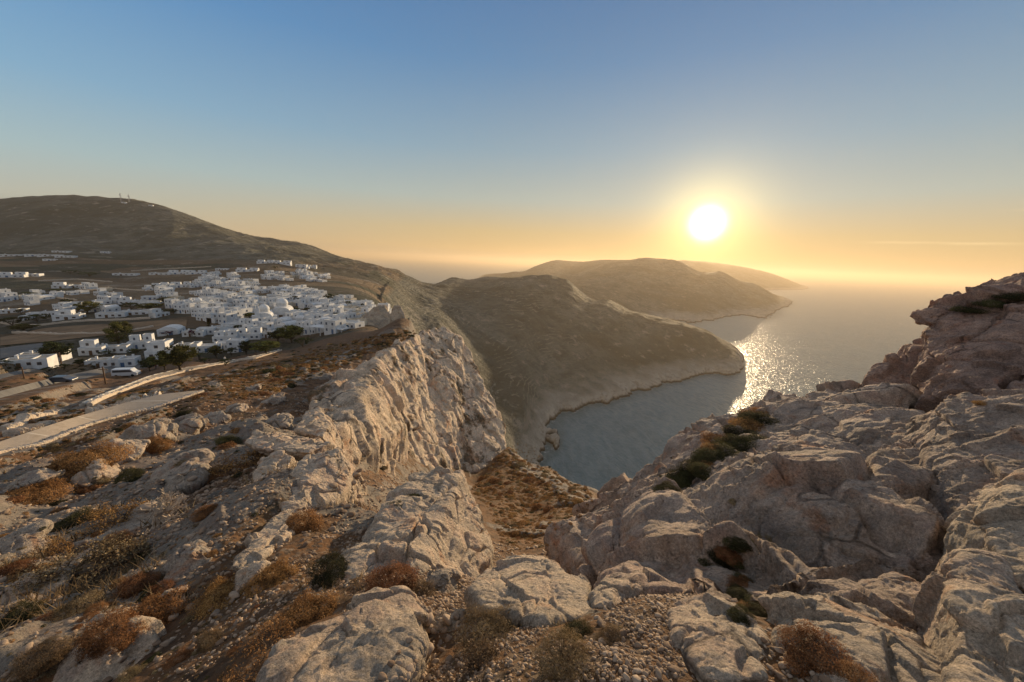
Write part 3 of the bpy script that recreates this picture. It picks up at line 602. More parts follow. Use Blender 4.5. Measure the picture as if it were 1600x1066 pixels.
r13=ext(A((383,692,13),(398,675,14),(470,682,13.5),(515,692,12.5),(482,708,11.5),(410,702,12)),(0,1,-1))
rock('boulder','long flat grey slab lying under the cliff top','boulder',[r13],0.022,0.9,M_BOULD,seed=79,sm=3)
r14=ext(A((462,672,15.5),(478,645,18),(500,638,18.5),(514,665,16),(503,684,14.5)),(0,1.2,-1.5))
rock('boulder','pointed pale block at the near end of the cliff top','boulder',[r14],0.026,0.9,M_BOULD,seed=83,sm=4)
# main cliff
e_=(-2,7,-14)
c1=ext(A((520,695,17),(500,660,22),(488,628,30),(512,596,40),(560,574,50),(592,563,54),(625,620,50),(640,660,48),(622,738,42),(580,742,29),(545,725,18)),(-2,4,-9))
c2=ext(A((578,568,52),(602,548,62),(655,522,76),(660,560,72),(655,640,62),(690,732,56),(625,740,43),(612,640,52)),e_)
c3=ext(A((645,530,76),(672,515,84),(700,513,90),(722,532,88),(712,600,76),(705,690,66),(722,735,64),(682,736,55),(662,620,64)),e_)
c4=ext(A((700,514,90),(722,530,91),(745,575,88),(770,625,84),(788,668,80),(791,702,74),(770,728,68),(722,740,63),(712,640,72),(704,560,84)),(-3,8,-12))
rock('sea_cliff','tall pinkish beige limestone cliff facing the sea below the village slope','cliff',[c1,c2,c3,c4],0.15,5.5,M_CLIFF,seed=91,sm=2,vert=0.55,rough=.75,amp=.78,strata=(0.35,0.93,-0.12))
s1=ext(A((611,484,186),(616,477,186),(627,477,186),(632,490,184),(634,514,180),(603,516,178)),(2,8,-30))
rock('rock_stack','upright rock tower standing alone off the end of the village','rock stack',[s1],0.5,7,M_FAR,seed=95,sm=2,vert=0.4)
s2=ext(A((583,487,186),(592,476,188),(603,478,188),(610,492,184),(612,518,172),(575,522,165),(548,522,160),(552,508,172),(565,494,182)),(-2,8,-30))
rock('rock_stack','broad brown crag carrying the last white house of the village','rock stack',[s2],0.5,7,M_FAR,seed=97,sm=2,vert=0.4)
# single boulders and ledges standing out of the left slope
for px,py,w,fl,lab in [(232,680,62,.8,'rounded blue-grey boulder just below the middle of the stepped path'),(292,668,52,.6,'flat grey rock right of the rounded blue-grey boulder'),(182,712,74,.5,'sunlit cream ledge below the stepped path'),(150,742,66,.6,'knobbly cream rock under the sunlit cream ledge'),(58,752,72,.4,'smooth grey slab at the left below the stepped path'),(335,655,44,.6,'grey block beside the dark shrub under the cliff top'),(262,752,120,.3,'long grey slab slanting across the scree'),(165,848,150,.28,'long pale slab running down past the bare bushes'),(112,905,130,.5,'sunlit crusty ledge at the left under the wide twiggy shrub'),(45,935,120,.45,'cream rock ledge at the left edge of the slope'),(300,878,80,.45,'broken grey rock in the middle of the near scree'),(395,905,70,.6,'sunlit stub of rock between two rust shrubs'),(265,948,70,.35,'flat sunlit rock just above the amber shrub'),(150,1050,190,.35,'wide golden slab at the bottom left edge'),(370,640,40,.6,'small grey crag above the cliff-top scree'),(425,625,46,.6,'jumbled grey rocks under the brown ridge'),(395,610,30,.7,'pale upright stone on the brown ridge'),(335,604,22,.8,'pale stone beside the end of the stepped path'),(690,915,60,.7,'rock at the near corner of the largest pale boulder'),(700,985,70,.5,'reddish rock among rubble right of the cream boulder'),(20,860,90,.4,'grey slab at the left edge above the ledges'),(430,668,60,.45,'low ledge just left of the long flat slab')]:
    P=hitg(px,py); D=P@cf; s=w/F*D; r_=np.random.default_rng(px*7+py); d=r_.normal(size=(16,3)); d/=np.linalg.norm(d,axis=1)[:,None]
    q=d*[s*.5,s*.62,s*.42*fl*1.3]; a=math.radians(28)+r_.normal()*.2; R_=np.array([[math.cos(a),-math.sin(a),0],[math.sin(a),math.cos(a),0],[0,0,1]])
    tl=-.35; Rt=np.array([[math.cos(tl),0,math.sin(tl)],[0,1,0],[-math.sin(tl),0,math.cos(tl)]])
    q=q@Rt.T@R_.T; pts_=[P+v+np.array([0,0,-s*.11*fl]) for v in q]
    rock('boulder',lab,'boulder',[pts_],s/75,s*.8,M_BOULD if ('cream' in lab or 'sunlit' in lab or 'golden' in lab) else M_SHADED,seed=int(px+py)%900,sm=3,near=1.0)
# ------------------------------------------------------------------ village
def simple_mat(name,c,rough=0.85,noise=0.12,nscale=1.5,spec=0.2,metal=0):
    m,nt,g,b=new_mat(name); P=pos(g); n=g.noise(P,nscale,6,0.65)
    f=g.mapr(n,0.35,0.65,1-noise*1.6,1.0); sc=nd(nt,'ShaderNodeVectorMath',operation='SCALE'); sc.inputs[0].default_value=c; nt.links.new(f,sc.inputs['Scale'])
    nt.links.new(sc.outputs[0],b.inputs['Base Color']); b.inputs['Roughness'].default_value=rough; b.inputs['Specular IOR Level'].default_value=spec; b.inputs['Metallic'].default_value=metal
    return m
M_WHITE=simple_mat('whitewash',(0.72,0.72,0.71),0.9,0.16,0.6); M_CREAM=simple_mat('cream_render',(0.62,0.54,0.42),0.9,0.15,0.7)
M_ROOF=simple_mat('roof_screed',(0.66,0.63,0.58),0.95,0.2,0.5); M_ROOFB=simple_mat('beige_roof',(0.50,0.43,0.34),0.95,0.2,0.5)
M_WIN=simple_mat('window_dark',(0.05,0.055,0.065),0.3,0.1,2,0.5); M_BLUE=simple_mat('blue_shutter',(0.07,0.14,0.26),0.6); M_WOOD=simple_mat('brown_shutter',(0.14,0.08,0.045),0.7)
M_CONC=simple_mat('path_concrete',(0.36,0.30,0.235),0.95,0.22,0.9); M_ASPH=simple_mat('asphalt',(0.16,0.155,0.15),0.95,0.2,0.4); M_DIRT=simple_mat('bare_earth',(0.26,0.165,0.09),0.95,0.3,0.12)
M_WALLST=mat_rock('wall_stone',3.0,(1.35,1.28,1.15),0.25); M_WALLW=simple_mat('white_wall_cap',(0.72,0.66,0.56),0.95,0.3,2.5)
M_METAL=simple_mat('grey_metal',(0.30,0.31,0.33),0.5,0.1,3,0.5,0.6)
class MB:
    def __init__(s): s.v=[]; s.f=[]
    def box(s,x0,y0,z0,x1,y1,z1):
        b=len(s.v); s.v+=[(x,y,z) for z in(z0,z1) for y in(y0,y1) for x in(x0,x1)]
        s.f+=[[b+i for i in q] for q in((0,2,3,1),(4,5,7,6),(0,1,5,4),(2,6,7,3),(0,4,6,2),(1,3,7,5))]; return s
    def prism(s,pts,y0,y1):
        b=len(s.v);n=len(pts); s.v+=[(x,y0,z) for x,z in pts]+[(x,y1,z) for x,z in pts]
        s.f+=[[b+i for i in range(n)],[b+n+i for i in reversed(range(n))]]+[[b+i,b+n+i,b+n+(i+1)%n,b+(i+1)%n] for i in range(n)]; return s
    def lathe(s,prof,n=16,cx=0,cy=0,a0=0,a1=2*math.pi):
        full=abs(a1-a0-2*math.pi)<1e-6; m=n if full else n+1; b=len(s.v)
        for k in range(m):
            a=a0+(a1-a0)*k/n; s.v+=[(cx+r*math.cos(a),cy+r*math.sin(a),z) for r,z in prof]
        L=len(prof)
        for k in range(n):
            k2=(k+1)%m
            for j in range(L-1): s.f.append([b+k*L+j,b+k2*L+j,b+k2*L+j+1,b+k*L+j+1])
        return s
    def tube(s,p,q,r0_,r1_,n=5):
        p=np.array(p,float);q=np.array(q,float);d=q-p;d/=np.linalg.norm(d)+1e-9
        a=np.cross(d,[0,0,1.] if abs(d[2])<0.9 else [1.,0,0]);a/=np.linalg.norm(a);c=np.cross(d,a);b=len(s.v)
        for base,r in((p,r0_),(q,r1_)):
            for k in range(n):
                t=2*math.pi*k/n; s.v.append(tuple(base+r*(a*math.cos(t)+c*math.sin(t))))
        s.f+=[[b+k,b+(k+1)%n,b+n+(k+1)%n,b+n+k] for k in range(n)]+[[b+k for k in reversed(range(n))],[b+n+k for k in range(n)]]; return s
    def mesh(s,name,smooth=False):
        me=bpy.data.meshes.new(name); me.from_pydata([tuple(map(float,v)) for v in s.v],[],s.f); me.update()
        if smooth: me.polygons.foreach_set('use_smooth',np.ones(len(me.polygons),bool))
        return me
    def build(s,name,mat,parent=None,smooth=False): return link(name,s.mesh(name,smooth),mat,parent)
def empty(name,loc=(0,0,0),rz=0):
    o=bpy.data.objects.new(name,None); COL.objects.link(o); o.location=loc; o.rotation_euler=(0,0,rz); o.empty_display_size=0.1; return o
def children(o): return KIDS.get(o.name,[])
KIDS={}
def reg(o):
    KIDS[o.name]=[c for c in SC.objects if c.parent==o]
    for c in KIDS[o.name]: KIDS[c.name]=[d for d in SC.objects if d.parent==c]
FARK={}
def copy_tree(o,parent=None,top=None):
    c=o.copy(); COL.objects.link(c); c.parent=parent
    if top is None: top=c; FARK[c.name]=[]
    else: FARK[top.name].append(c)
    if 'placed' in c.keys(): del c['placed']
    for ch in children(o): copy_tree(ch,c,top)
    return c
def volume(mb,x0,y0,x1,y1,h,z0=-3.5):
    """walls with a parapet round a sunk roof"""
    t=0.28; pz=0.42
    mb.box(x0,y0,z0,x1,y0+t,h+pz).box(x0,y1-t,z0,x1,y1,h+pz).box(x0,y0+t,z0,x0+t,y1-t,h+pz).box(x1-t,y0+t,z0,x1,y1-t,h+pz)
def house(vols,wins,doors,wallmat,roofmat,shut,chim=None,stair=False,vault=None):
    r=empty('house'); w=MB()
    for v in vols: volume(w,*v)
    if stair:
        for k in range(9): w.box(vols[0][2]+0.01,-1.2+k*0.32,-2,vols[0][2]+1.1,-1.2+(k+1)*0.32+ (0 if k<8 else 1.0),0.33*(k+1))
    w.build('wall',wallmat,r)
    rf=MB()
    for v in vols: rf.box(v[0]+.27,v[1]+.27,v[4]-0.2,v[2]-.27,v[3]-.27,v[4])
    rf=rf.build('roof',roofmat,r)
    if chim: MB().box(chim[0],chim[1],vols[0][4],chim[0]+.6,chim[1]+.6,vols[0][4]+1.3).box(chim[0]-.08,chim[1]-.08,vols[0][4]+1.3,chim[0]+.68,chim[1]+.68,vols[0][4]+1.42).build('chimney',wallmat,rf)
    if vault:
        x0,y0,x1,y1,z=vault; c=(x0+x1)/2; R_=(x1-x0)/2
        MB().prism([(c+R_*math.cos(a),z+0.75*R_*math.sin(a)) for a in np.linspace(0,math.pi,13)],y0,y1).build('vault',wallmat,r)
    for (face,u,z,ww,hh) in wins:
        m=MB(); _pane(m,vols,face,u,z,ww,hh,0.06); wn=m.build('window',shut,r)
        m=MB(); _pane(m,vols,face,u,z+0.1,ww-0.3,hh-0.2,0.09); m.build('pane',M_WIN,wn)
    for (face,u,z,ww,hh) in doors:
        m=MB(); _pane(m,vols,face,u,z,ww,hh,0.06); m.build('door',shut,r)
    reg(r); return r
def _pane(m,vols,face,u,z,w,h,t):
    i,s=face; x0,y0,x1,y1=vols[i][:4]
    if s=='f': m.box(u-w/2,y0-t,z,u+w/2,y0+0.02,z+h)
    if s=='r': m.box(x1-0.02,u-w/2,z,x1+t,u+w/2,z+h)
    if s=='l': m.box(x0-t,u-w/2,z,x0+0.02,u+w/2,z+h)
HP=[]
HP.append(house([(-4,-3,4,3,3.2)],[((0,'f'),-2.2,1.1,1,1.2),((0,'f'),2.4,1.1,1,1.2),((0,'r'),0,1.1,1,1.2)],[((0,'f'),0.2,0,1.1,2.2)],M_WHITE,M_ROOF,M_BLUE,(2,1)))
HP.append(house([(-4.5,-3,3.5,3.5,3.2),(-4.5,-0.5,0.5,3.48,6.2)],[((0,'f'),-2.8,1.1,1,1.2),((0,'f'),1.9,1.1,1,1.2),((1,'f'),-2,4.2,1,1.2),((0,'r'),1,1.1,1,1.2)],[((0,'f'),-0.4,0,1.1,2.2)],M_WHITE,M_ROOF,M_WOOD,(2,1.5)))
HP.append(house([(-3.2,-3.2,3.2,3.2,6.0)],[((0,'f'),-1.7,1.2,.9,1.2),((0,'f'),-1.7,4.1,.9,1.2),((0,'f'),1.6,4.1,.9,1.2),((0,'r'),0,4.1,.9,1.2)],[((0,'f'),1.4,0,1.1,2.2)],M_WHITE,M_ROOF,M_BLUE,(1,1),True))
HP.append(house([(-5,-2.5,2,3,3.0),(2.01,-4,5.5,3,3.5)],[((0,'f'),-3.4,1,.9,1.2),((0,'f'),0.9,1,.9,1.2),((1,'f'),3.7,1.1,1,1.3)],[((0,'f'),-1.3,0,1.0,2.1)],M_WHITE,M_ROOFB,M_WOOD,(-3,1)))
HP.append(house([(-3,-4,3,4,3.3)],[((0,'f'),-1.5,1.2,.8,1),((0,'r'),-2,1.2,.9,1.1),((0,'r'),1.5,1.2,.9,1.1)],[((0,'f'),0.8,0,1.1,2.2)],M_WHITE,M_ROOF,M_BLUE,None,False,(-2.7,-3.7,2.7,3.7,3.3)))
HP.append(house([(-5.5,-3,5.5,3,3.3),(-5.5,0.2,-1.0,2.98,5.9),(1.2,-0.5,5.48,2.98,6.4)],[((0,'f'),-4,1.1,1,1.2),((0,'f'),2,1.1,1,1.2),((0,'f'),4.2,1.1,1,1.2),((1,'f'),-3.2,4,.9,1.2),((2,'f'),3.3,4.3,1,1.2)],[((0,'f'),-1.3,0,1.1,2.2)],M_WHITE,M_ROOF,M_BLUE,(-4.5,2)))
HP.append(house([(-4,-3,4,3,3.2)],[((0,'f'),-2.2,1.1,1,1.2),((0,'f'),2.4,1.1,1,1.2)],[((0,'f'),0.2,0,1.1,2.2)],M_CREAM,M_ROOFB,M_WOOD,(2,1)))
KINDN=['low','part two-storey','tall two-storey','long low','vault-roofed','stepped twin-block','beige']
PROTO=HP
used_proto=set(); HOUSES=[]
def put_house(k,x,y,z,rz,sx=1,sy=1,sz=1):
    o=copy_tree(PROTO[k]); o.location=(x,y,z); o.rotation_euler=(0,0,rz); o.scale=(sx,sy,sz); HOUSES.append((o,k)); return o
PW=[8,8,6.4,10.5,6,11,8]
# explicit houses: x0,x1 pixels, base y pixel, kind, label
EXPL=[(0,54,577,3,'white farmhouse with grey flat roof at the lower left edge of the village beside the street'),(24,78,566,3,'house with a wide beige roof left of the round dark tree'),(129,172,577,3,'white house with a long cream roof standing alone by the road above the parked van'),
(166,199,576,0,'low annexe with cream roof joined to the house above the parked van'),(122,150,556,1,'small white house behind the round dark tree'),(147,186,553,3,'long white house left of the tall green tree'),(197,226,547,5,'big white house just right of the tall green tree'),(224,254,545,3,'white house with small porch right of the big white house'),
(228,266,563,1,'white block beside the tall bushy tree at the lane'),(268,300,551,3,'white house with flat roof above the palm'),(300,332,552,0,'square white house behind the palm'),(247,274,524,4,'white house with purple creeper at the edge of the ploughed field'),(281,310,527,3,'white house behind the purple bougainvillea'),(305,328,524,0,'white house beside the dark cypress at the field edge'),
(332,352,548,0,'white house with blank walls left of the lane-side dark tree'),(352,377,552,2,'two-storey white house next to the dark tree by the lane'),(330,362,536,5,'stepped white house two rows above the lane'),(364,400,532,5,'stepped white house above the dark tree by the lane'),(402,428,529,3,'white house over the yellow-green trees'),
(87,118,500,1,'white cube house left of the small orchard'),(41,62,496,0,'white house behind the dark hedge in the left plain'),(60,80,495,3,'cream-lit house joined to its neighbour behind the dark hedge'),(27,41,502,0,'tiny white hut left of the dark hedge'),(150,187,497,3,'long low house with three windows above the ploughed field'),(187,225,493,3,'long low house right of the similar long one above the field'),
(0,28,490,3,'white house at the left picture edge beyond the hedge'),(108,132,486,1,'white house left of the small orchard trees'),(134,155,488,0,'white house half hidden by the orchard tree'),(145,169,476,0,'white house at the left of the middle row on the plain'),(168,186,475,2,'cream-sided house in the middle row on the plain'),(186,207,476,1,'pale green-grey house in the middle row on the plain'),(207,245,477,3,'long low house ending the middle row on the plain'),
(221,242,469,0,'white house with terrace behind the middle row'),(243,262,466,3,'white house with bright roof right behind the middle row'),(237,252,452,1,'white house at the left end of the block by the sloping road'),(250,272,450,5,'stepped white block by the sloping road'),(270,292,450,5,'rightmost stepped block by the sloping road'),
(234,262,430,3,'long white house in the far row below the hill'),(264,290,429,5,'stepped white houses in the far row below the hill'),(291,317,429,5,'right end of the far row below the hill'),(178,208,431,3,'long beige building with open arcade on the bare slope'),(84,104,451,1,'white house in the fields below the hill, left of a wall'),(104,127,450,3,'low white house beside a long field wall'),
(0,30,434,5,'large white house at the left edge far across the fields'),(30,55,432,3,'greyish low house next to the large white one far across the fields'),(0,27,401,3,'long sunlit house at the foot of the hill, far left'),(41,59,401,0,'small white house at the foot of the hill'),(61,88,401,3,'long pale house at the foot of the hill'),(88,111,403,3,'lowest pale house of the row at the foot of the hill'),(68,82,408,0,'little sunlit hut just below the row at the foot of the hill'),(83,103,395,3,'flat white building highest on the left hill foot'),(157,168,396,0,'lone white hut high at the foot of the hill'),
(336,353,423,3,'lone pale house behind the far row'),(370,400,425,5,'wide cream house on the rise behind the village'),(402,425,412,5,'left block of the hotel row on the hillside'),(425,452,413,5,'right block of the hotel row on the hillside'),(462,478,419,2,'tall white house of the hillside cluster'),(478,493,419,5,'stepped white house of the hillside cluster')]
for e in EXPL:
    x0,x1,yb,k,lab=e; P=hitg((x0+x1)/2,yb-0.5,30)
    D=P@cf; wm=(x1-x0)/F*D*0.96
    rz=math.radians(12)+random.uniform(-.08,.08)
    # turn the front roughly towards the road below: seen from the viewer it faces the viewer
    rz=-math.atan2(P[0],P[1])*0.55
    o=put_house(k,P[0],P[1]+2.5,g1(P[0],P[1]),rz,wm/PW[k],min(1.6,max(.7,wm/PW[k]*.85)),random.uniform(.62,.78)); o['placed']=lab
def inpoly(px,py,poly):
    c=False;j=len(poly)-1
    for i in range(len(poly)):
        xi,yi=poly[i];xj,yj=poly[j]
        if (yi>py)!=(yj>py) and px<(xj-xi)*(py-yi)/(yj-yi)+xi: c=not c
        j=i
    return c
DENSE=[("town core",[(283,492),(290,474),(345,466),(400,462),(428,452),(470,452),(520,462),(578,480),(602,486),(600,494),(552,512),(545,519),(520,521),(452,524),(440,512),(405,534),(392,536),(340,540),(352,506),(310,500)]),
("upper town",[(296,468),(298,450),(322,428),(362,426),(372,438),(402,440),(402,452),(398,470)]),
("left plain",[(0,462),(120,450),(285,452),(292,500),(200,500),(0,505)]),
("eastern hillside",[(414,437),(414,427),(452,427),(474,424),(512,430),(516,442),(470,440)])]
HOLES=[[(340,501),(336,492),(372,488),(376,498)],[(401,496),(404,482),(424,482),(424,492)],[(438,493),(440,482),(472,482),(474,492)],[(386,512),(386,484),(432,480),(436,508)],[(398,474),(398,458),(426,458),(426,472)],[(485,488),(485,482),(505,482),(505,487)]]
cand=[]
ca,sa_=math.cos(math.radians(-14)),math.sin(math.radians(-14))
for i in range(-80,80):
    for j in range(0,100):
        u=i*7.3+random.uniform(-1.1,1.1)+(j%2)*3.4; v=j*7.0+random.uniform(-.9,.9)
        x=u*ca-v*sa_*1.0; y=100+u*sa_+v*ca
        if y<100 or y>600 or x>0 or x<-420: continue
        z=g1(x,y); px,py=proj((x,y,z))
        for nme,poly in DENSE:
            if inpoly(px,py,poly) and not any(inpoly(px,py,h) for h in HOLES): cand.append((x,y,z,px,py,nme)); break
FAROBJ=[]
def far_from(x,y,R_):
    return all((o.location.x-x)**2+(o.location.y-y)**2>R_*R_ for o,_ in HOUSES)
random.shuffle(cand); cand=[c for c in cand if far_from(c[0],c[1],6.0)]
random.shuffle(cand); cand=[c for c in cand if random.random()<{'town core':.92,'upper town':.42,'eastern hillside':.28,'left plain':.13}[c[5]]]; cand=[c for c in cand if perlin(np.array([c[0]/22]),np.array([c[1]/22]),seed=5)[0]>-.28]; cand.sort(key=lambda c:c[1]+random.uniform(0,60)); print('cand',len(cand))
NIND=240
for ci,(x,y,z,px,py,nme) in enumerate(cand):
    k=random.choices(range(7),[24,18,17,12,9,18,6])[0]
    near_edge=px>536
    if near_edge and random.random()<.35: k=6
    o=put_house(k,x,y,z,math.radians(-14)+random.choice([0,0,0,math.pi/2*0.98])+random.uniform(-.1,.1),random.uniform(.68,.98),random.uniform(.7,1.0),random.uniform(.56,.84))
    if ci>=NIND: FAROBJ.append(HOUSES.pop()[0]); continue
    o['placed']=''; o['zone']=nme
    if math.cos(o.rotation_euler[2])<.3: o.rotation_euler[2]-=0
P=hitg(596,484,100); P=at(596,480,188)
o=put_house(0,P[0],P[1]+3,P[2]-0.6,0.2,.65,.7,.55); o['placed']='last white house perched on top of the brown crag at the cliff edge'
# the houses beyond the three hundred largest: one mass
bpy.context.view_layer.update()
FV_=[];FF_=[];FM_=[];mats_=[];off_=0
for o in FAROBJ:
    M0=Matrix.LocRotScale(o.location,o.rotation_euler,o.scale)
    kids=[c for c in COL.objects if False]
    for c in FARK[o.name]:
        me=c.data; n=len(me.vertices); co=np.empty(n*3,np.float32); me.vertices.foreach_get('co',co); co=co.reshape(-1,3)@np.array(M0.to_3x3()).T+np.array(M0.translation); FV_.append(co)
        if me.materials[0] not in mats_: mats_.append(me.materials[0])
        for q in me.polygons: FF_.append([i+off_ for i in q.vertices]); FM_.append(mats_.index(me.materials[0]))
        off_+=n
    for c in FARK[o.name]: bpy.data.objects.remove(c)
    bpy.data.objects.remove(o)
if FV_:
    me=bpy.data.meshes.new('distant_houses'); me.from_pydata([tuple(map(float,v)) for v in np.concatenate(FV_)],[],FF_); [me.materials.append(m_) for m_ in mats_]; me.polygons.foreach_set('material_index',FM_); me.update(); tag(link('distant_houses',me),kind='stuff')
for p in HP:
    for c in children(p):
        for d in children(c): bpy.data.objects.remove(d)
        bpy.data.objects.remove(c)
    bpy.data.objects.remove(p)
# landmarks: two domed churches
def church(x,y,z,rz,s,label,tower):
    r=empty('church',(x,y,z),rz); r.scale=(s,s,s); tag(r,label,'church')
    MB().box(-3.6,-5.5,-3,3.6,5.5,4.6).box(-5.2,-1.8,-3,5.2,1.8,4.2).prism([(-3.4,4.61)]+[(3.4*math.cos(a),4.61+1.5*math.sin(a)) for a in np.linspace(0,math.pi,11)][::-1]+[(3.4,4.61)],-5.4,5.4).build('wall',M_WHITE,r)
    MB().lathe([(2.3,4.8),(2.3,7.2),(2.45,7.3),(2.45,7.5)],16).build('drum',M_WHITE,r,True)
    MB().lathe([(2.4*math.cos(a),7.5+2.2*math.sin(a)) for a in np.linspace(0,math.pi/2,9)],18).build('dome',M_WHITE,r,True)
    if tower: MB().box(-3.3,-6.1,-3,-1.2,-5.52,8.4).box(-2.9,-6.1,8.4,-2.6,-5.52,10).box(-1.9,-6.1,8.4,-1.6,-5.52,10).box(-3.1,-6.1,10,-1.4,-5.52,10.5).build('bell_tower',M_WHITE,r)
    MB().box(-0.7,-5.58,0,0.7,-5.48,2.6).build('door',M_WOOD,r); MB().box(1.7,-5.58,2,2.5,-5.48,3.3).build('window',M_WIN,r)
P=hitg(406,508,60); church(P[0],P[1]+4,P[2],0.5,1.0,'domed white church standing highest over the middle of the village',True)
P=hitg(428,502,60); church(P[0],P[1]+8,P[2],0.4,1.15,'larger domed white church right behind the first church',False)
P=hitg(312,484,60); church(P[0],P[1],P[2],0.2,0.7,'small chapel with little dome at the rear left of the town',True)
HPOS=[(o,k,proj(o.location)) for o,k in HOUSES]
LAND=[(110,490,'the small orchard'),(215,470,'the middle row on the plain'),(45,500,'the dark hedge'),(150,455,'the long field wall'),(408,500,'the domed churches'),(455,525,'the yellow-green trees'),(340,495,'the dark green garden'),(455,487,'the tree clump in the town'),(596,480,'the brown crag'),(300,460,'the upper town edge'),(540,515,'the cliff-edge terrace'),(385,545,'the dark tree by the lane'),(312,484,'the small chapel'),(490,435,'the terraced fields'),(540,470,'the gorge rim'),(412,466,'the bare garden plot')]
groups={}
for o,k,(px,py) in HPOS:
    if o['placed']:
        lab=o['placed']; tag(o,lab,'house')
    else:
        d=sorted((math.hypot(px-a,(py-b)*2.2),a,b,n) for a,b,n in LAND)[0]
        side=('left of' if px<d[1]-6 else 'right of' if px>d[1]+6 else ('behind' if py<d[2] else 'in front of'))
        depth='' if abs(py-d[2])<5 or side in('behind','in front of') else (' and behind' if py<d[2] else ' and in front of')
        groups.setdefault((k,side+depth,d[3]),[]).append((px,py,o))
    o.name='house'
ORD=['first','second','third','fourth','fifth','sixth','seventh','eighth','ninth','tenth','eleventh','twelfth','thirteenth','fourteenth','fifteenth','sixteenth','seventeenth','eighteenth','nineteenth','twentieth','twenty-first','twenty-second','twenty-third','twenty-fourth']+[f'{n}th' for n in (25,26,27,28,29,30)]+['31st','32nd','33rd']+[f'{n}th' for n in range(34,41)]
for (k,side,n),L in groups.items():
    L.sort(key=lambda t:t[0])
    for i,(px,py,o) in enumerate(L):
        kind=KINDN[k]+(' house' if k==6 else ' white house')
        if len(L)==1: lab=f'the only {kind} {side} {n}'
        elif i==0: lab=f'leftmost {kind} {side} {n}'
        elif i==len(L)-1: lab=f'rightmost {kind} {side} {n}'
        else: lab=f'{ORD[min(i,23)]} from left, {kind} {side} {n}'
        tag(o,lab,'house')
for o,k in HOUSES:
    l_=o['label']
    if len(l_.replace('-',' ').split())>16: l_=l_.replace(' from left,','')
    if len(l_.replace('-',' ').split())>16: l_=l_.replace(' the ',' ')
    o['label']=l_
    o['group']='houses of the village'
    for q in('placed','zone'):
        if q in o.keys(): del o[q]
print('village',len(HOUSES),time.time()-T0)
# terrace canopy on the cliff edge
P=hitg(515,521,60); r=empty('pergola',tuple(P),-0.25); tag(r,'white flat canopy on posts beside the cliff-edge path','pergola')
MB().box(-8,-2.5,2.4,8,2.5,2.65).build('canopy',M_WHITE,r)
for x in(-7.5,-2.5,2.5,7.5): MB().box(x-.12,-2.4,-1,x+.12,-2.16,2.4).build('post',M_WHITE,r)
# ------------------------------------------------------------------ paths, roads, walls
def ribbon(name,key,mat,lift=0.0,th=0.10,crown=0,t0=0.0,t1=1.0):
    a,b=STRIPS[key]; n=len(a); i0=int(t0*(n-1)); i1=int(t1*(n-1)); v=[];f=[]
    a=resample(a[i0:i1+1],160); b=resample(b[i0:i1+1],160)
    M=6
    for i in range(len(a)):
        for k in range(M+1):
            p=a[i]+(b[i]-a[i])*k/M; v.append((p[0],p[1],p[2]+lift))
        v.append((b[i][0],b[i][1],b[i][2]-.5)); v.append((a[i][0],a[i][1],a[i][2]-.5))
    W_=M+3
    for i in range(len(a)-1):
        for k in range(W_): f.append([i*W_+k,i*W_+(k+1)%W_,(i+1)*W_+(k+1)%W_,(i+1)*W_+k])
    me=bpy.data.meshes.new(name); me.from_pydata([tuple(map(float,p)) for p in v],[],f); me.update(); return link(name,me,mat)
def mat_steps():
    m,nt,g,b=new_mat('stepped_paving'); P=pos(g); a,c=STRIPS['steps']; d=((a[-1]-a[0])+(c[-1]-c[0])); d/=np.linalg.norm(d)
    t=g.vm('DOT_PRODUCT',P,tuple(d)); fr=g.math('FRACT',g.math('DIVIDE',t,4.6)); ln=g.mapr(fr,0.0,0.035,1,0)
    n=g.noise(P,1.2,8,0.7); col=g.ramp(n,[(0.35,(0.30,0.245,0.185)),(0.5,(0.385,0.315,0.245)),(0.65,(0.33,0.275,0.21))])
    vo=g.voro(P,1.6,'DISTANCE_TO_EDGE'); col=g.mix(g.mapr(vo,0.0,0.03,0.35,0),col,(0.5,0.44,0.36,1)); col=g.mix(ln,col,(0.6,0.54,0.45,1))
    nt.links.new(col,b.inputs['Base Color']); bump(g,b,g.noise(P,8,6,0.6),0.4,0.03); return m
tag(ribbon('path','steps',mat_steps()),kind='structure')
tag(ribbon('path','lane',M_CONC),kind='structure')
tag(ribbon('road','road',M_ASPH),kind='structure')
tag(ribbon('road','street',M_ASPH),kind='structure')
def edge_wall(name,P,w,h,mat,label,seed=0,n=220,rag=0.5):
    P=resample(P,n); T=np.gradient(P[:,:2],axis=0); T/=np.linalg.norm(T,axis=1)[:,None]+1e-9; N=np.stack([-T[:,1],T[:,0]],1)
    zz=gz(P[:,0],P[:,1]); zz=np.maximum(zz,P[:,2]-0.3)
    r_=np.random.default_rng(seed); hh=h*(1+rag*(perlin(np.arange(n)/3.,np.zeros(n),seed=seed)+0.5*perlin(np.arange(n)/1.2,np.zeros(n),seed=seed+1)))
    prof=[(-.5,-1.0),(-.5,.75),(-.3,1.0),(.3,1.0),(.5,.75),(.5,-1.0)]; v=[];f=[]
    for i in range(n):
        for a,b_ in prof:
            j=0.10*(r_.random()-.5)
            v.append((P[i,0]+N[i,0]*(a*w+j*w),P[i,1]+N[i,1]*(a*w+j*w),zz[i]+(b_*hh[i] if b_>0 else -0.6)+j*h))
    L=len(prof)
    for i in range(n-1):
        for k in range(L-1): f.append([i*L+k,i*L+k+1,(i+1)*L+k+1,(i+1)*L+k])
    f+=[list(range(L))[::-1],[(n-1)*L+k for k in range(L)]]
    me=bpy.data.meshes.new(name); me.from_pydata([tuple(map(float,p)) for p in v],[],f); me.update(); o=link(name,me,mat); tag(o,label,'wall'); return o
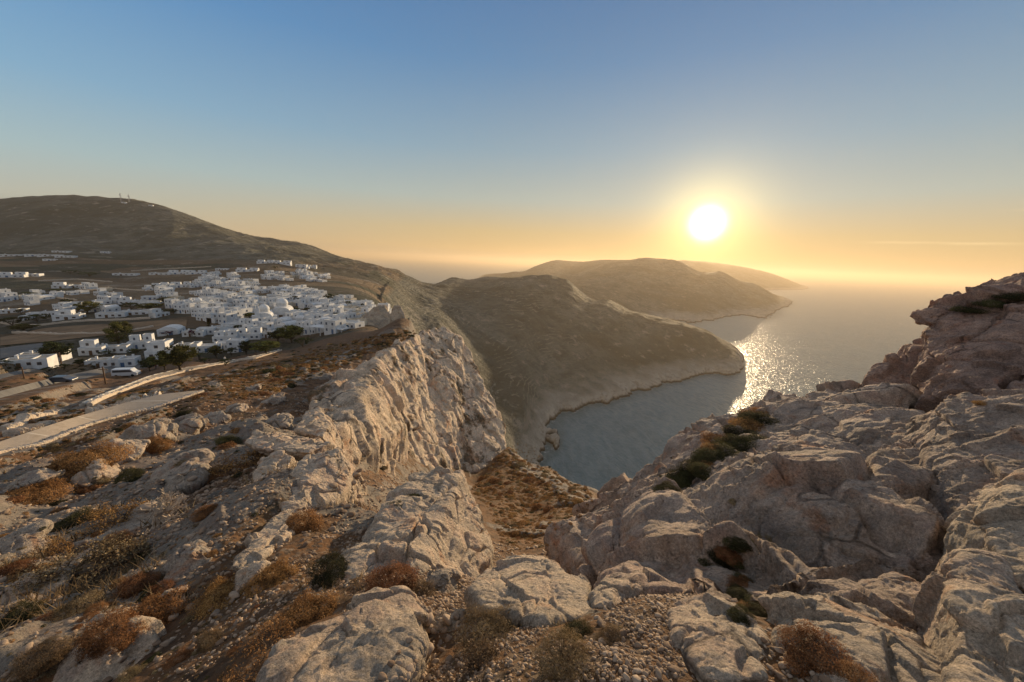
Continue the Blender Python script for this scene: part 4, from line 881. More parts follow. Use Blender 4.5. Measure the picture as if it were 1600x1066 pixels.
edge_wall('stone_wall',STRIPS['steps'][1],0.35,0.16,M_WALLST,'low sunlit stone kerb wall along the near side of the stepped path',1,400)
edge_wall('stone_wall',STRIPS['steps'][0],0.2,0.06,M_WALLW,'thin pale kerb on the village side of the stepped path',2,260)
edge_wall('stone_wall',STRIPS['lane'][1],0.4,0.35,M_WALLST,'sunlit parapet wall along the near side of the lane to the village',3,300)
edge_wall('stone_wall',STRIPS['lane'][0],0.4,0.3,M_WALLW,'low kerb on the far side of the lane to the village',4,200)
edge_wall('rubble_wall',track([(16,679),(45,671),(78,662)]),0.9,0.35,M_WALLST,'short bluish rubble heap left of the longer one above the stepped path',5,60,.9)
edge_wall('rubble_wall',track([(140,652),(180,643),(215,633),(252,625)]),1.0,0.5,M_WALLST,'long line of white rubble along the upper side of the stepped path',6,90,.9)
edge_wall('rubble_wall',track([(0,672),(30,661),(60,650),(95,640)]),0.7,0.35,M_WALLST,'broken pale wall crossing the scrub left of the lane',7,80,.8)
for i,(L,lab) in enumerate([([(20,521),(90,524),(170,522),(240,512)],'field wall along the near side of the ploughed field'),([(0,505),(60,510),(140,502),(235,498)],'grey wall between the orchard and the ploughed field'),([(0,466),(60,462),(120,470)],'dry-stone wall across the left plain'),([(120,455),(180,452),(236,455)],'field wall leading to the white block by the road'),([(60,440),(120,437),(175,441)],'wall in the fields below the arcade building'),([(205,424),(260,420),(330,417)],'highest field wall under the hill')]):
    edge_wall('field_wall',np.array([hitg(*p,50) for p in L]),0.7,1.0,M_WALLST,lab,20+i,70,.4)
# ploughed field and car park
def patch(name,poly,mat,lift=0.1):
    P=[hitg(*p,40) for p in poly]; n=14; v=[];f=[]
    a=resample(np.array(P[:len(P)//2]),40); b=resample(np.array(P[len(P)//2:][::-1]),40)
    for i in range(40):
        for k in range(n+1):
            p=a[i]+(b[i]-a[i])*k/n; v.append((p[0],p[1],g1(p[0],p[1])+lift))
    for i in range(39):
        for k in range(n): f.append([i*(n+1)+k,i*(n+1)+k+1,(i+1)*(n+1)+k+1,(i+1)*(n+1)+k])
    me=bpy.data.meshes.new(name); me.from_pydata([tuple(map(float,p)) for p in v],[],f); me.update(); o=link(name,me,mat); tag(o,kind='structure'); return o
patch('ploughed_ground',[(0,528),(60,515),(150,508),(240,502),(292,500),(290,519),(240,516),(170,524),(80,534),(0,541)],M_DIRT,0.25)
patch('car_park_ground',[(0,545),(30,541),(66,537),(70,548),(30,556),(0,562)],M_ASPH,0.2)
# ------------------------------------------------------------------ masts, poles, vehicles, people
def mast(px,py,h,label):
    P=hit(px,py+1.2,gz,300); P=np.array([P[0],P[1]+6,g1(P[0],P[1]+6)]); r=empty('radio_mast',tuple(P)); tag(r,label,'mast','radio masts on the hill')
    m=MB(); w=1.5
    for a,b in((-1,-1),(1,-1),(1,1),(-1,1)): m.tube((a*w,b*w,-3),(a*.5,b*.5,h),.3,.22,4)
    for k in range(8):
        z=h*k/8; s=w-(w-.5)*k/8; s2=w-(w-.5)*(k+1)/8; z2=h*(k+1)/8
        m.tube((-s,-s,z),(s2,-s2,z2),.16,.16,3).tube((s,-s,z),(s2,s2,z2),.16,.16,3).tube((s,s,z),(-s2,s2,z2),.16,.16,3).tube((-s,s,z),(-s2,-s2,z2),.16,.16,3)
    m.build('lattice',M_METAL,r)
    for k in range(3):
        MB().box(-1.6+1.1*k,-1.3,h*.72+k,-0.8+1.1*k,-.8,h*.72+k+3).build('antenna_panel',M_WHITE,r)
    MB().tube((0,0,h),(0,0,h+5),.15,.08,4).build('aerial',M_METAL,r)
mast(186,315,22,'left lattice radio mast on the hill top'); mast(199,315,19,'right, slimmer lattice radio mast on the hill top')
for px,py,lab in((194,316.5,'low white hut at the foot of the radio masts'),(236,321,'small pale hut on the hill crest right of the masts')):
    P=hit(px,py+1,gz,300); r=empty('hut',(P[0],P[1],P[2]-.5)); tag(r,lab,'hut'); MB().box(-6,-2,-1,6,2,3).build('wall',M_WHITE,r); MB().box(-6.2,-2.2,3,6.2,2.2,3.3).build('roof',M_ROOF,r); MB().box(-1,-2.06,0,0,-1.98,2).build('door',M_WOOD,r)
def pole(px,pyb,pyt,label):
    P=hitg(px,pyb,20); D=P@cf; h=(pyb-pyt)/F*D; r=empty('utility_pole',tuple(P)); tag(r,label,'utility pole','utility poles by the road')
    MB().tube((0,0,-1),(0,0,h),.16,.11,8).build('post',M_WOOD,r); MB().box(-.9,-.06,h-.7,.9,.06,h-.58).build('crossarm',M_WOOD,r)
pole(165,600,572,'dark utility pole beside the road below the parked van'); pole(38,592,573,'utility pole at the left by the street'); pole(96,570,550,'short utility pole beside the round dark tree'); pole(104,482,462,'utility pole among the orchard trees on the plain')
M_VAN=simple_mat('van_paint',(0.62,0.64,0.66),0.35,0.05,2,0.5); M_CARP=simple_mat('dark_car_paint',(0.09,0.10,0.12),0.3,0.05,2,0.5); M_TYRE=simple_mat('tyre',(0.02,0.02,0.02),0.8); M_LAMP=simple_mat('lamp_glass',(0.6,0.6,0.55),0.2)
def vehicle(name,px,py,prof,cab,L,W_,mat,label,rz):
    P=hitg(px,py,20); r=empty(name,(P[0],P[1],P[2]+.05),rz); tag(r,label,name.split('_')[-1])
    me=MB().prism(prof,-W_/2,W_/2); o=me.build('body',mat,r)
    bv=o.modifiers.new('b','BEVEL'); bv.width=.08; bv.segments=2
    MB().prism(cab,-W_/2-.012,W_/2+.012).build('side_window',M_WIN,r)
    MB().box(-L/2-.02,-W_/2+.2,1.15,-L/2+.25,W_/2-.2,1.3).build('bumper',M_TYRE,r)
    for x in(-L*.32,L*.32):
        for y in(-W_/2+.1,W_/2-.1):
            w=MB(); b=[]; n=14
            for s in(-.11,.11): b.append([(x+.33*math.cos(2*math.pi*k/n),y+s,.33+.33*math.sin(2*math.pi*k/n)) for k in range(n)])
            w.v=b[0]+b[1]; w.f=[list(range(n))[::-1],[n+k for k in range(n)]]+[[k,(k+1)%n,n+(k+1)%n,n+k] for k in range(n)]
            w.build('wheel',M_TYRE,r)
    for y in(-W_/2+.25,W_/2-.25): MB().box(L/2-.05,y-.12,.62,L/2+.02,y+.12,.8).build('headlight',M_LAMP,r)
    return r
vehicle('parked_van',198,588,[(-2.5,.3),(2.5,.3),(2.52,1.0),(1.9,1.3),(1.35,2.0),(-2.4,2.05),(-2.5,1.2)],[(-2.2,1.25),(1.65,1.25),(1.2,1.8),(-2.2,1.85)],5,1.9,M_VAN,'pale silver van parked on the road above the lane',0.35)
vehicle('parked_car',98,598,[(-2.1,.3),(2.1,.3),(2.15,.75),(1.3,.95),(.6,1.42),(-1.2,1.45),(-2.0,1.0)],[(-1.5,.95),(1.0,.95),(.5,1.34),(-1.1,1.36)],4.2,1.7,M_CARP,'dark grey car on the road at the left, in front of the scrub',0.3)
M_SKIN=simple_mat('skin',(0.45,0.28,0.2),0.6); M_HAIR=simple_mat('hair',(0.04,0.03,0.02),0.8)
def person(px,py,label,shirt,trous,rz=0.0,h=1.72):
    P=hitg(px,py,20); r=empty('person',tuple(P),rz); tag(r,label,'person','walkers on the lane'); r.scale=(h/1.72,)*3
    J=[(0,0,.95),(0,0,1.15),(0,.01,1.38),(0,.01,1.50),(0,.0,1.62),(0,.0,1.70), (.19,0,1.40),(.25,.03,1.13),(.24,-.10,.90),(-.19,0,1.40),(-.25,-.03,1.13),(-.24,.10,.90), (.10,0,.90),(.11,-.10,.50),(.11,-.06,.08),(.11,-.20,.03),(-.10,0,.90),(-.11,.10,.50),(-.11,.22,.10),(-.11,.10,.05)]
    E2=[(0,1),(1,2),(2,3),(3,4),(4,5),(2,6),(6,7),(7,8),(2,9),(9,10),(10,11),(0,12),(12,13),(13,14),(14,15),(0,16),(16,17),(17,18),(18,19)]
    Rr=[.15,.14,.16,.06,.10,.07,.07,.05,.04,.07,.05,.04,.10,.07,.05,.04,.10,.07,.05,.04]
    me=bpy.data.meshes.new('body'); me.from_pydata(J,E2,[]); o=link('body',me,None,r)
    sk=o.modifiers.new('s','SKIN'); 
    for i,v in enumerate(me.skin_vertices[0].data): v.radius=(Rr[i],Rr[i]*.8); v.use_root=(i==0)
    o.modifiers.new('u','SUBSURF').levels=1; o.modifiers['u'].render_levels=1
    m,nt_,g_,b_=new_mat('clothed_body'); tc_=nd(nt_,'ShaderNodeTexCoord'); s_=nd(nt_,'ShaderNodeSeparateXYZ'); nt_.links.new(tc_.outputs['Object'],s_.inputs[0])
    zc=g_.math('DIVIDE',s_.outputs[2],1.8); nt_.links.new(g_.ramp(zc,[(0,(0.03,0.03,0.03)),(0.07,trous),(0.53,shirt),(0.82,(0.45,0.28,0.2))],'CONSTANT'),b_.inputs['Base Color']); me.materials.append(m)
    MB().lathe([(.0,1.80),(.07,1.785),(.105,1.73),(.11,1.66),(.09,1.60)],12).build('hair',M_HAIR,r,True)
person(244,577,'walker in a red top on the lane, left of the pair by the bushes',(0.35,0.05,0.04),(0.05,0.05,0.08),1.0)
person(247.5,577,'walker in pale clothes on the lane, right of the pair by the bushes',(0.5,0.42,0.36),(0.25,0.2,0.17),1.0)
person(346,566.5,'walker in dark clothes further up the lane, left of two',(0.10,0.08,0.08),(0.06,0.05,0.05),1.2)
person(351.5,566,'walker in a white top further up the lane, right of two',(0.6,0.58,0.55),(0.08,0.08,0.12),1.2)
# ------------------------------------------------------------------ trees
def leaf_mesh(C,S_,Nn,tone,aspect=0.5,rs=None):
    """one quad (diamond) per leaf"""
    rs=rs or rng; n=len(C); a=rs.normal(size=(n,3)); a-=(a*Nn).sum(1)[:,None]*Nn*0.7; a/=np.linalg.norm(a,axis=1)[:,None]
    b=np.cross(a,Nn+rs.normal(size=(n,3))*0.5); b/=np.linalg.norm(b,axis=1)[:,None]+1e-9
    S_=S_[:,None]; V=np.stack([C-a*S_,C+b*S_*aspect,C+a*S_,C-b*S_*aspect],1).reshape(-1,3)
    return V,np.arange(4*n).reshape(n,4),np.repeat(tone,4)
def mat_leaf(name,c1,c2,c3):
    m,nt,g,b=new_mat(name); _,t=g.attr('tone'); oi=nd(nt,'ShaderNodeObjectInfo')
    col=g.ramp(t,[(0.0,c1),(0.5,c2),(1.0,c3)]); hs=nd(nt,'ShaderNodeHueSaturation'); nt.links.new(col,hs.inputs['Color'])
    nt.links.new(g.mapr(oi.outputs['Random'],0,1,0.72,1.25),hs.inputs['Value']); nt.links.new(g.mapr(oi.outputs['Random'],0,1,0.485,0.515),hs.inputs['Hue'])
    nt.links.new(hs.outputs[0],b.inputs['Base Color'])
    tr=nd(nt,'ShaderNodeBsdfTranslucent'); nt.links.new(hs.outputs[0],tr.inputs[0]); mx=nd(nt,'ShaderNodeMixShader'); mx.inputs[0].default_value=0.28
    nt.links.new(b.outputs[0],mx.inputs[1]); nt.links.new(tr.outputs[0],mx.inputs[2]); o=[n for n in nt.nodes if n.type=='OUTPUT_MATERIAL'][0]; nt.links.new(mx.outputs[0],o.inputs[0])
    return m
M_LD=mat_leaf('dark_foliage',(0.018,0.026,0.010),(0.035,0.048,0.018),(0.07,0.085,0.03)); M_LY=mat_leaf('yellow_green_foliage',(0.035,0.04,0.010),(0.09,0.095,0.022),(0.19,0.17,0.045)); M_LP=mat_leaf('bougainvillea',(0.05,0.01,0.025),(0.12,0.02,0.06),(0.05,0.06,0.02))
M_BARK=simple_mat('bark',(0.10,0.075,0.05),0.95,0.3,3)
def tree_proto(mat,seed,nclump=52,nl=110,shape=(1,1,.8),trunk=0.2):
    rs=np.random.default_rng(seed); r=empty('tree'); t=MB(); t.tube((0,0,-.08),(0.01,0,trunk),.035,.025,7)
    cs=[]
    for k in range(nclump):
        a=rs.uniform(0,2*math.pi); e=rs.uniform(-.75,1)*math.pi/2; q=rs.uniform(.45,1)
        c=np.array([math.cos(a)*math.cos(e)*.36*q*shape[0],math.sin(a)*math.cos(e)*.36*q*shape[1],.56+math.sin(e)*.38*q*shape[2]]); cs.append(c)
        if k%3==0: t.tube((0.01,0,trunk*rs.uniform(.7,1)),tuple(c*[.8,.8,.95]),.014,.004,4)
    t.build('trunk',M_BARK,r)
    C=[];S_=[];N=[];T=[]
    for c in cs:
        R_=rs.uniform(.07,.14); d=rs.normal(size=(nl,3)); d/=np.linalg.norm(d,axis=1)[:,None]; q=rs.uniform(.4,1,nl)[:,None]
        C.append(c+d*q*R_*[1,1,.75]); N.append(d); S_.append(rs.uniform(.014,.03,nl)); T.append(np.clip(rs.normal(.45+.25*rs.normal(),.22,nl),0,1))
    V,Fq,t_=leaf_mesh(np.concatenate(C),np.concatenate(S_),np.concatenate(N),np.concatenate(T),.6,rs)
    link('crown',mesh_np('crown',V,Fq,smooth=False,attrs={'tone':t_}),mat,r); reg(r); return r
TP=[tree_proto(M_LD,1),tree_proto(M_LY,2),tree_proto(M_LD,3,26,90,(1.25,1.1,.6),.2),tree_proto(M_LY,4,40,80,(.8,.8,1.05),.2),tree_proto(M_LD,5,22,110,(1.5,1.4,.55),.05),tree_proto(M_LP,6,18,90,(1.4,1.0,.5),.05),tree_proto(M_LD,7,26,80,(.35,.35,1.15),.1)]
TREES=[(90,565,34,46,0,'round dark pine tree beside the street at the left'),(186,541,38,34,3,'tall bright green tree left of the big white house'),(198,524,22,22,3,'smaller green top just behind the tall bright green tree'),(282,580,44,42,1,'bushy tree leaning over the lane near the pair of walkers'),(258,578,28,30,1,'rounder bush left of the lane-side bushy tree'),(234,580,24,28,0,'dark bush at the left end of the lane-side trees'),
(456,536,30,34,1,'bright yellow-green tree nearest the cliff-edge houses'),(434,534,20,32,0,'dark tree left of the bright yellow-green tree'),(416,553,22,36,1,'yellow-green tree at the edge of the brown scrub'),(473,542,16,38,4,'dark low thicket right of the yellow-green trees'),(385,555,24,22,0,'dark tree right beside the lane'),(338,560,22,20,1,'small green tree in front of the blank white house'),(362,556,14,22,4,'dark shrub between the lane trees'),(352,572,12,28,4,'round dark bush at the bend of the lane wall'),(400,552,14,16,4,'low dark shrub behind the yellow-green tree'),
(326,512,9,6,6,'narrow dark cypress at the field edge'),(340,500,12,22,2,'left dark tree of the town garden'),(358,501,13,24,2,'right dark tree of the town garden'),(412,494,11,22,2,'dark tree left of the church domes'),(446,492,12,20,2,'left tree of the clump inside the town'),(462,491,11,22,2,'right tree of the clump inside the town'),(480,488,8,16,2,'small dark tree east of the clump'),(300,527,12,18,5,'purple bougainvillea over the white house'),(262,526,9,20,5,'second purple creeper, further left at the field edge'),(492,503,8,12,5,'reddish creeper in the eastern town'),
(107,482,16,26,2,'dark tree of the orchard, left'),(137,490,20,28,1,'rounded brown-green tree of the orchard'),(178,486,12,40,4,'long dark thicket in the orchard'),(205,484,12,34,4,'second long thicket, right in the orchard'),(235,485,12,28,1,'yellowish tree at the right of the orchard'),(58,503,13,46,4,'long dark hedge in the left plain'),(20,510,16,44,4,'dark hedge at the left edge of the plain'),(38,518,13,30,1,'yellow-green bush in front of the dark hedge'),(33,492,10,18,2,'small tree left of the white cube house'),
(255,492,9,40,4,'dark scrub line right of the long low house'),(275,490,8,24,4,'dark scrub before the town'),(240,452,7,22,4,'bushes below the far row of houses'),(45,464,8,40,4,'dark trees crossing the far plain'),(90,458,7,36,4,'dark bushes in the far plain'),(140,432,7,38,4,'tree line in the fields below the hill'),(110,428,6,30,4,'darker bushes left in the tree line'),(260,474,10,20,1,'brownish tree behind the middle row'),(305,478,8,20,4,'dark bushes at the town rear'),(410,468,7,16,4,'bush in the bare garden plot'),(430,420,4,16,4,'bushes by the hotel row'),
(100,578,10,26,4,'yellow-brown bush on the bank between the two roads'),(75,583,10,24,4,'dark bush on the bank between the two roads'),(125,571,10,18,0,'dark shrub at the gable of the house by the road'),(150,572,8,20,4,'garden shrub before the house with cream roof'),(210,556,12,26,4,'dark hedge beside the big white house'),(165,556,8,26,4,'hedge between two long houses'),(8,572,10,20,4,'hedge at the far left street edge'),(320,568,9,24,4,'dark scrub under the palm'),(570,492,5,10,4,'single bush by the gorge rim'),(505,487,5,12,4,'small bush on an eastern roof garden')]
GL=['at the rear of the town','in the middle of the town','by the eastern houses','among the lower houses']
for i in range(34):
    px=random.uniform(290,570); py=random.uniform(458,530)
    if inpoly(px,py,DENSE[0][1]): TREES.append((px,py,random.uniform(7,12),random.uniform(9,20),random.choice([4,4,2,1]),None))
GB={}
for i,t in enumerate(TREES):
    if t[5] is None: GB.setdefault(GL[0] if t[1]<475 else GL[2] if t[0]>480 else GL[3] if t[1]>505 else GL[1],[]).append((t[0],i))
for gl_,L in GB.items():
    for j_,(q,i) in enumerate(sorted(L)): TREES[i]=TREES[i][:5]+(f'{ORD[j_%24]} garden bush from left '+gl_,)
for px,py,hp,wp,k,lab in TREES:
    P=hitg(px,py,20); D=P@cf; h=hp/F*D; w=wp/F*D
    o=copy_tree(TP[k]); o.location=tuple(P); sx=1.08*w/(0.9*[1,.8,1.2,.75,1.4,1.3,.42][k]); o.scale=(sx,sx*.9,1.08*h/[1.02,1.02,.95,1.05,.92,.9,1.08][k]); o.rotation_euler=(0,0,random.uniform(-3,3))
    o.name='bougainvillea' if k==5 else 'cypress_tree' if k==6 else 'bush' if k==4 else 'tree'
    tag(o,lab,'tree' if k not in(4,5) else ('bush' if k==4 else 'bougainvillea'),'trees and bushes round the village')
for p in TP:
    for c in children(p): bpy.data.objects.remove(c)
    bpy.data.objects.remove(p)
# palm
P=hitg(312,563,20); r=empty('palm_tree',tuple(P)); tag(r,'short palm with drooping fronds among the houses above the lane','palm tree'); MB().tube((0,0,-.5),(0,0,1.6),.3,.25,8).build('trunk',M_BARK,r)
V=[];Fq=[]
for k in range(26):
    a=k*2.4; up=random.uniform(.2,1.2); L=random.uniform(2.2,2.8)
    for s in range(14):
        t=s/14; x=L*t; z=1.7+up*math.sin(t*2.4)*1.1-1.2*t*t
        for sg in(-1,1):
            b=len(V); p=np.array([x,0,z]); q=np.array([x+.25,sg*.5*(1-t*.6),z-.12]); V+= [p,p+[.12,0,0],q]; Fq.append([b,b+1,b+2])
            for j in(-1,-2,-3):
                vx,vy,vz=V[j]; V[j]=np.array([vx*math.cos(a)-vy*math.sin(a),vx*math.sin(a)+vy*math.cos(a),vz])
link('crown',mesh_np('crown',np.array(V),np.array(Fq),3,False,{'tone':np.full(len(V),.5)}),M_LD,r)
print('trees',time.time()-T0)
# ------------------------------------------------------------------ shrubs and stones
from mathutils.bvhtree import BVHTree
ROCKS=[o for o in SC.objects if o.type=='MESH' and o.name.split('.')[0] in('rock_outcrop','boulder','sea_cliff','rock_stack')]
_dg=bpy.context.evaluated_depsgraph_get(); BV=[BVHTree.FromObject(o,_dg) for o in ROCKS]
def surf(px,py,rocks=True):
    """first surface met along the photo ray: point, normal-ish up, is-rock"""
    d=Vector(dray(px,py)).normalized(); best=None; P=hitg(px,py); bd=np.linalg.norm(P); isr=False
    if rocks:
        for b in BV:
            h=b.ray_cast(Vector((0,0,0)),d,400)
            if h[0] is not None and h[3]<bd: bd=h[3]; P=np.array(h[0]); isr=True
    return P,isr
def drop(x,y,zt=60):
    z=g1(x,y); r=False
    for b in BV:
        h=b.ray_cast(Vector((x,y,zt)),Vector((0,0,-1)),400)
        if h[0] is not None and h[0].z>z: z=h[0].z; r=True
    return z,r
def visible(P,eps=0.985):
    d=Vector(P); L=d.length; d.normalize()
    for b in BV:
        h=b.ray_cast(Vector((0,0,0)),d,L*eps)
        if h[0] is not None: return False
    return True
M_ORG=mat_leaf('rust_cushion',(0.10,0.048,0.020),(0.30,0.148,0.055),(0.52,0.29,0.125))
M_GLD=mat_leaf('straw_cushion',(0.10,0.07,0.035),(0.24,0.165,0.085),(0.42,0.33,0.19))
M_OLV=mat_leaf('olive_shrub',(0.022,0.022,0.010),(0.055,0.052,0.02),(0.12,0.105,0.04))
M_TWG=simple_mat('bare_twig',(0.52,0.42,0.32),0.9,0.3,8); M_TWD=simple_mat('dark_twig',(0.13,0.085,0.055),0.9,0.3,8)
def cushion(mat,seed,n,ls,flat=0.6,asp=.35,lumps=13,parts=True,inner=True):
    rs=np.random.default_rng(seed); r=empty('cushion_shrub')
    d=rs.normal(size=(n,3)); d[:,2]=np.abs(d[:,2])*1.0-.15; d/=np.linalg.norm(d,axis=1)[:,None]
    L=rs.normal(size=(lumps,3)); L[:,2]=np.abs(L[:,2]); L/=np.linalg.norm(L,axis=1)[:,None]
    bulge=np.max(np.exp(-((1-d@L.T)/.07)),axis=1)+0.5*perlin(d[:,0]*2,d[:,1]*2,d[:,2]*2,seed=seed+3)
    fn=0.5+0.5*perlin(d[:,0]*5,d[:,1]*5,d[:,2]*5,seed=seed)
    q=(0.62+0.30*bulge+0.20*fn)*rs.uniform(.5,1.0,n)**.55*np.where(rs.random(n)<.06,1.16,1)
    C=d*q[:,None]*.5*[1,1,flat*1.25]; tone=np.clip(rs.normal(.40,.2,n)+.35*(bulge-.4)+.3*(fn-.5),0,1)
    V,Fq,t=leaf_mesh(C,rs.uniform(.6,1.3,n)*ls,d,tone,asp,rs)
    link('foliage',mesh_np('foliage',V,Fq,smooth=False,attrs={'tone':t}),mat,r)
    w=MB()
    for k in range(46):
        i=rs.integers(n); w.tube((C[i][0]*.15,C[i][1]*.15,-.1),tuple(C[i]*rs.uniform(.9,1.22)),.010,.002,3)
    w.build('stem',M_TWD,r); reg(r); return r
def twiggy(seed,depth=6,mat=None,spread=.75,flat=.7,thick=.02,leaf=None):
    rs=np.random.default_rng(seed); m=MB(); tips=[]
    def grow(p,d,L,r,k):
        q=p+d*L; m.tube(p,q,r,r*.72,4 if k>3 else 3)
        if k==0: tips.append(q); return
        for _ in range(3 if rs.random()<.55 else 2):
            nd_=d+rs.normal(size=3)*spread*[1,1,.55]; nd_/=np.linalg.norm(nd_)
            if nd_[2]<-.1: nd_[2]*=-.4
            grow(q,nd_,L*rs.uniform(.68,.9),r*.68,k-1)
    r=empty('bare_shrub')
    for s in range(4):
        d=np.array([rs.normal()*.8,rs.normal()*.8,.8]); d/=np.linalg.norm(d); grow(np.array([0,0,-.06]),d,.15,thick,depth)
    v=np.array(m.v); sc=1/max(np.ptp(v[:,0]),np.ptp(v[:,1])); m.v=[tuple(p) for p in v*[sc,sc,sc*flat/.7]]
    m.build('branch',mat,r)
    if leaf:
        T=np.array(tips)*[sc,sc,sc*flat/.7]; n=len(T)*3; C=np.repeat(T,3,0)+rs.normal(size=(n,3))*.02; N=rs.normal(size=(n,3)); N/=np.linalg.norm(N,axis=1)[:,None]
        V,Fq,t=leaf_mesh(C,rs.uniform(.008,.016,n),N,rs.uniform(0,1,n),.5,rs); link('foliage',mesh_np('foliage',V,Fq,smooth=False,attrs={'tone':t}),leaf,r)
    reg(r); return r
HI={'O':[cushion(M_ORG,1,15000,.013),cushion(M_ORG,2,13000,.014,.5,.35,11)],'Y':[cushion(M_GLD,3,13000,.016,.6,.18),cushion(M_GLD,4,11000,.018,.5,.16,10)],'G':[cushion(M_OLV,5,13000,.014,.55)],
 'B':[twiggy(6,6,M_TWD,leaf=M_ORG),twiggy(7,6,M_TWD,.8,leaf=M_GLD)],'W':[twiggy(8,5,M_TWG,.5,.95,.045)]}
LO={'O':[cushion(M_ORG,11,1500,.04),cushion(M_ORG,12,1400,.042,.5)],'Y':[cushion(M_GLD,13,1300,.045,.55,.3)],'G':[cushion(M_OLV,15,1500,.042,.5)],'B':[twiggy(16,4,M_TWD,.8,.6,.03,M_ORG)],'W':[twiggy(18,4,M_TWG,.6,.9,.035)]}
NEARS=[(480,985,112,'O','big round rust-orange cushion shrub left of the cream boulder'),(405,1062,150,'B','brown twiggy mass running down from the big rust-orange cushion'),(352,945,92,'O','rust cushion left of the round one with the lit rock behind'),(425,918,84,'O','rust cushion behind the sunlit stub of rock'),(612,925,95,'O','cushion shrub at the foot of the largest pale boulder'),(655,935,60,'Y','straw-coloured tuft on the gravel right of the boulder foot shrub'),(468,838,76,'O','dark rust shrub leaning on the grey rib of rock'),(520,905,80,'G','dark olive shrub in the shade of the largest boulder'),
(150,905,150,'B','wide rust twiggy shrub over a sunlit rock on the left slope'),(215,925,60,'O','small rust shrub right of the wide twiggy one'),(240,975,100,'O','amber shrub among scattered stones'),(172,1005,90,'O','amber shrub below and left of the stones'),(120,965,80,'Y','straw tuft beside the amber shrub'),(250,935,46,'O','small amber shrub with a bleached stick'),(326,806,44,'O','single bright orange shrub on the grey scree'),(118,828,66,'G','dark olive shrub left of the bare bleached bush'),
(165,838,110,'B','big grey-brown bare bush with dense fine twigs'),(236,838,100,'W','bleached bare branches catching the sun'),(375,752,95,'B','bare rust shrub beside the squat grey boulder'),(28,975,60,'G','dark green shrub at the left edge'),(768,1010,120,'Y','brown-gold shrub below the flat-topped boulder'),(735,1060,110,'B','twiggy brown shrub at the bottom in the middle'),(900,1005,70,'G','small dark green shrub under the flat-topped boulder'),(885,1055,120,'Y','golden dry shrub at the bottom right of the middle'),(955,1005,52,'Y','tiny golden tuft right of the dark green shrub'),
(1270,1040,110,'O','flat orange heath patch between the ribbed rock and the slab'),(1330,1075,80,'O','orange heath at the foot of the beige slab'),(40,790,90,'O','orange shrub on the left edge slope'),(130,740,110,'O','wide orange-brown shrub below the pale ledge'),(203,752,46,'G','dark shrub right of the wide orange-brown one'),(357,695,40,'G','dark green shrub on the scree below the cliff top'),(287,652,26,'G','little black-green shrub below the stepped path'),(240,705,50,'O','orange shrub by the rounded grey boulder'),(70,1040,80,'Y','dry tuft at the bottom left'),(330,1010,50,'Y','straw tuft among the larger stones'),(60,880,80,'B','brown twiggy shrub at the left on the slope'),(20,905,60,'O','rust shrub at the left edge above the dark green one')]
rcount=0
SHR=[]; AUTO=[]
NLM=[(640,830,'the largest pale boulder'),(500,745,'the streaked grey boulder'),(422,733,'the squat grey boulder'),(455,690,'the long flat slab'),(490,650,'the pointed pale block'),(830,920,'the flat-topped boulder'),(540,1010,'the cream boulder'),(480,960,'the round orange shrub'),(1120,1000,'the ribbed rock'),(1330,990,'the beige slab'),(1540,980,'the pointed sunlit rock'),(240,800,'the bleached branches'),(415,860,'the grey rib of rock'),(310,615,'the upper end of the stepped path'),(50,700,'the lower end of the stepped path'),(190,655,'the middle of the stepped path'),(140,625,'the start of the lane'),(345,570,'the bend of the lane'),(245,577,'the walkers on the lane'),(500,520,'the cliff-edge canopy'),(440,548,'the end of the lane'),(680,515,'the cliff summit'),(560,575,'the cliff brow'),(620,500,'the rock tower'),(790,700,'the far cliff foot'),(730,745,'the near cliff foot'),(880,840,'the outcrop edge'),(900,745,'the little cape below'),(930,930,'the small squarish rock'),(1270,1035,'the orange heath patch'),(150,880,'the wide twiggy shrub'),(325,800,'the single orange shrub'),(105,825,'the dark shrub left of the bleached branches'),(0,1000,'the bottom left corner'),(70,900,'the sunlit left ledge'),(30,640,'the broken pale wall'),(850,790,'the middle of the orange slope')]
def autolabel():
    G_={}
    for o,desc,grp,sz in AUTO:
        px,py=proj(np.array(o.location)); d=sorted((math.hypot(px-a,(py-b)*1.3),a,b,n) for a,b,n in NLM)[0]
        dx,dy=px-d[1],(py-d[2])*1.3
        dr=('right of' if dx>0 else 'left of') if abs(dx)>abs(dy) else ('below' if dy>0 else 'above')
        if abs(abs(dx)-abs(dy))<.5*max(abs(dx),abs(dy)): dr=('below' if dy>0 else 'above')+' and '+('right of' if dx>0 else 'left of')
        near_='' if d[0]<45 else 'further '
        G_.setdefault((desc,near_+dr,d[3]),[]).append((px,o,grp,sz))
    for (desc,dr,n),L in G_.items():
        L.sort(key=lambda t:t[0]); m=len(L)
        for i,(px,o,grp,sz) in enumerate(L):
            pre='' if m==1 else 'left ' if (m==2 and i==0) else 'right ' if (m==2) else 'leftmost ' if i==0 else 'rightmost ' if i==m-1 else ORD[min(i,39)]+' from left, '
            lab=f'{pre}{desc} {dr} {n}'
            if len(lab.replace('-',' ').split())>16: lab=lab.replace(' from left,','').replace('further ','')
            if len(lab.replace('-',' ').split())>16: lab=lab.replace(' the ',' ')
            tag(o,lab,'stone' if o.name.startswith('stone') else 'shrub',grp)
def lab_shrub(o,lab,group): tag(o,lab,'shrub',group); SHR.append(o)
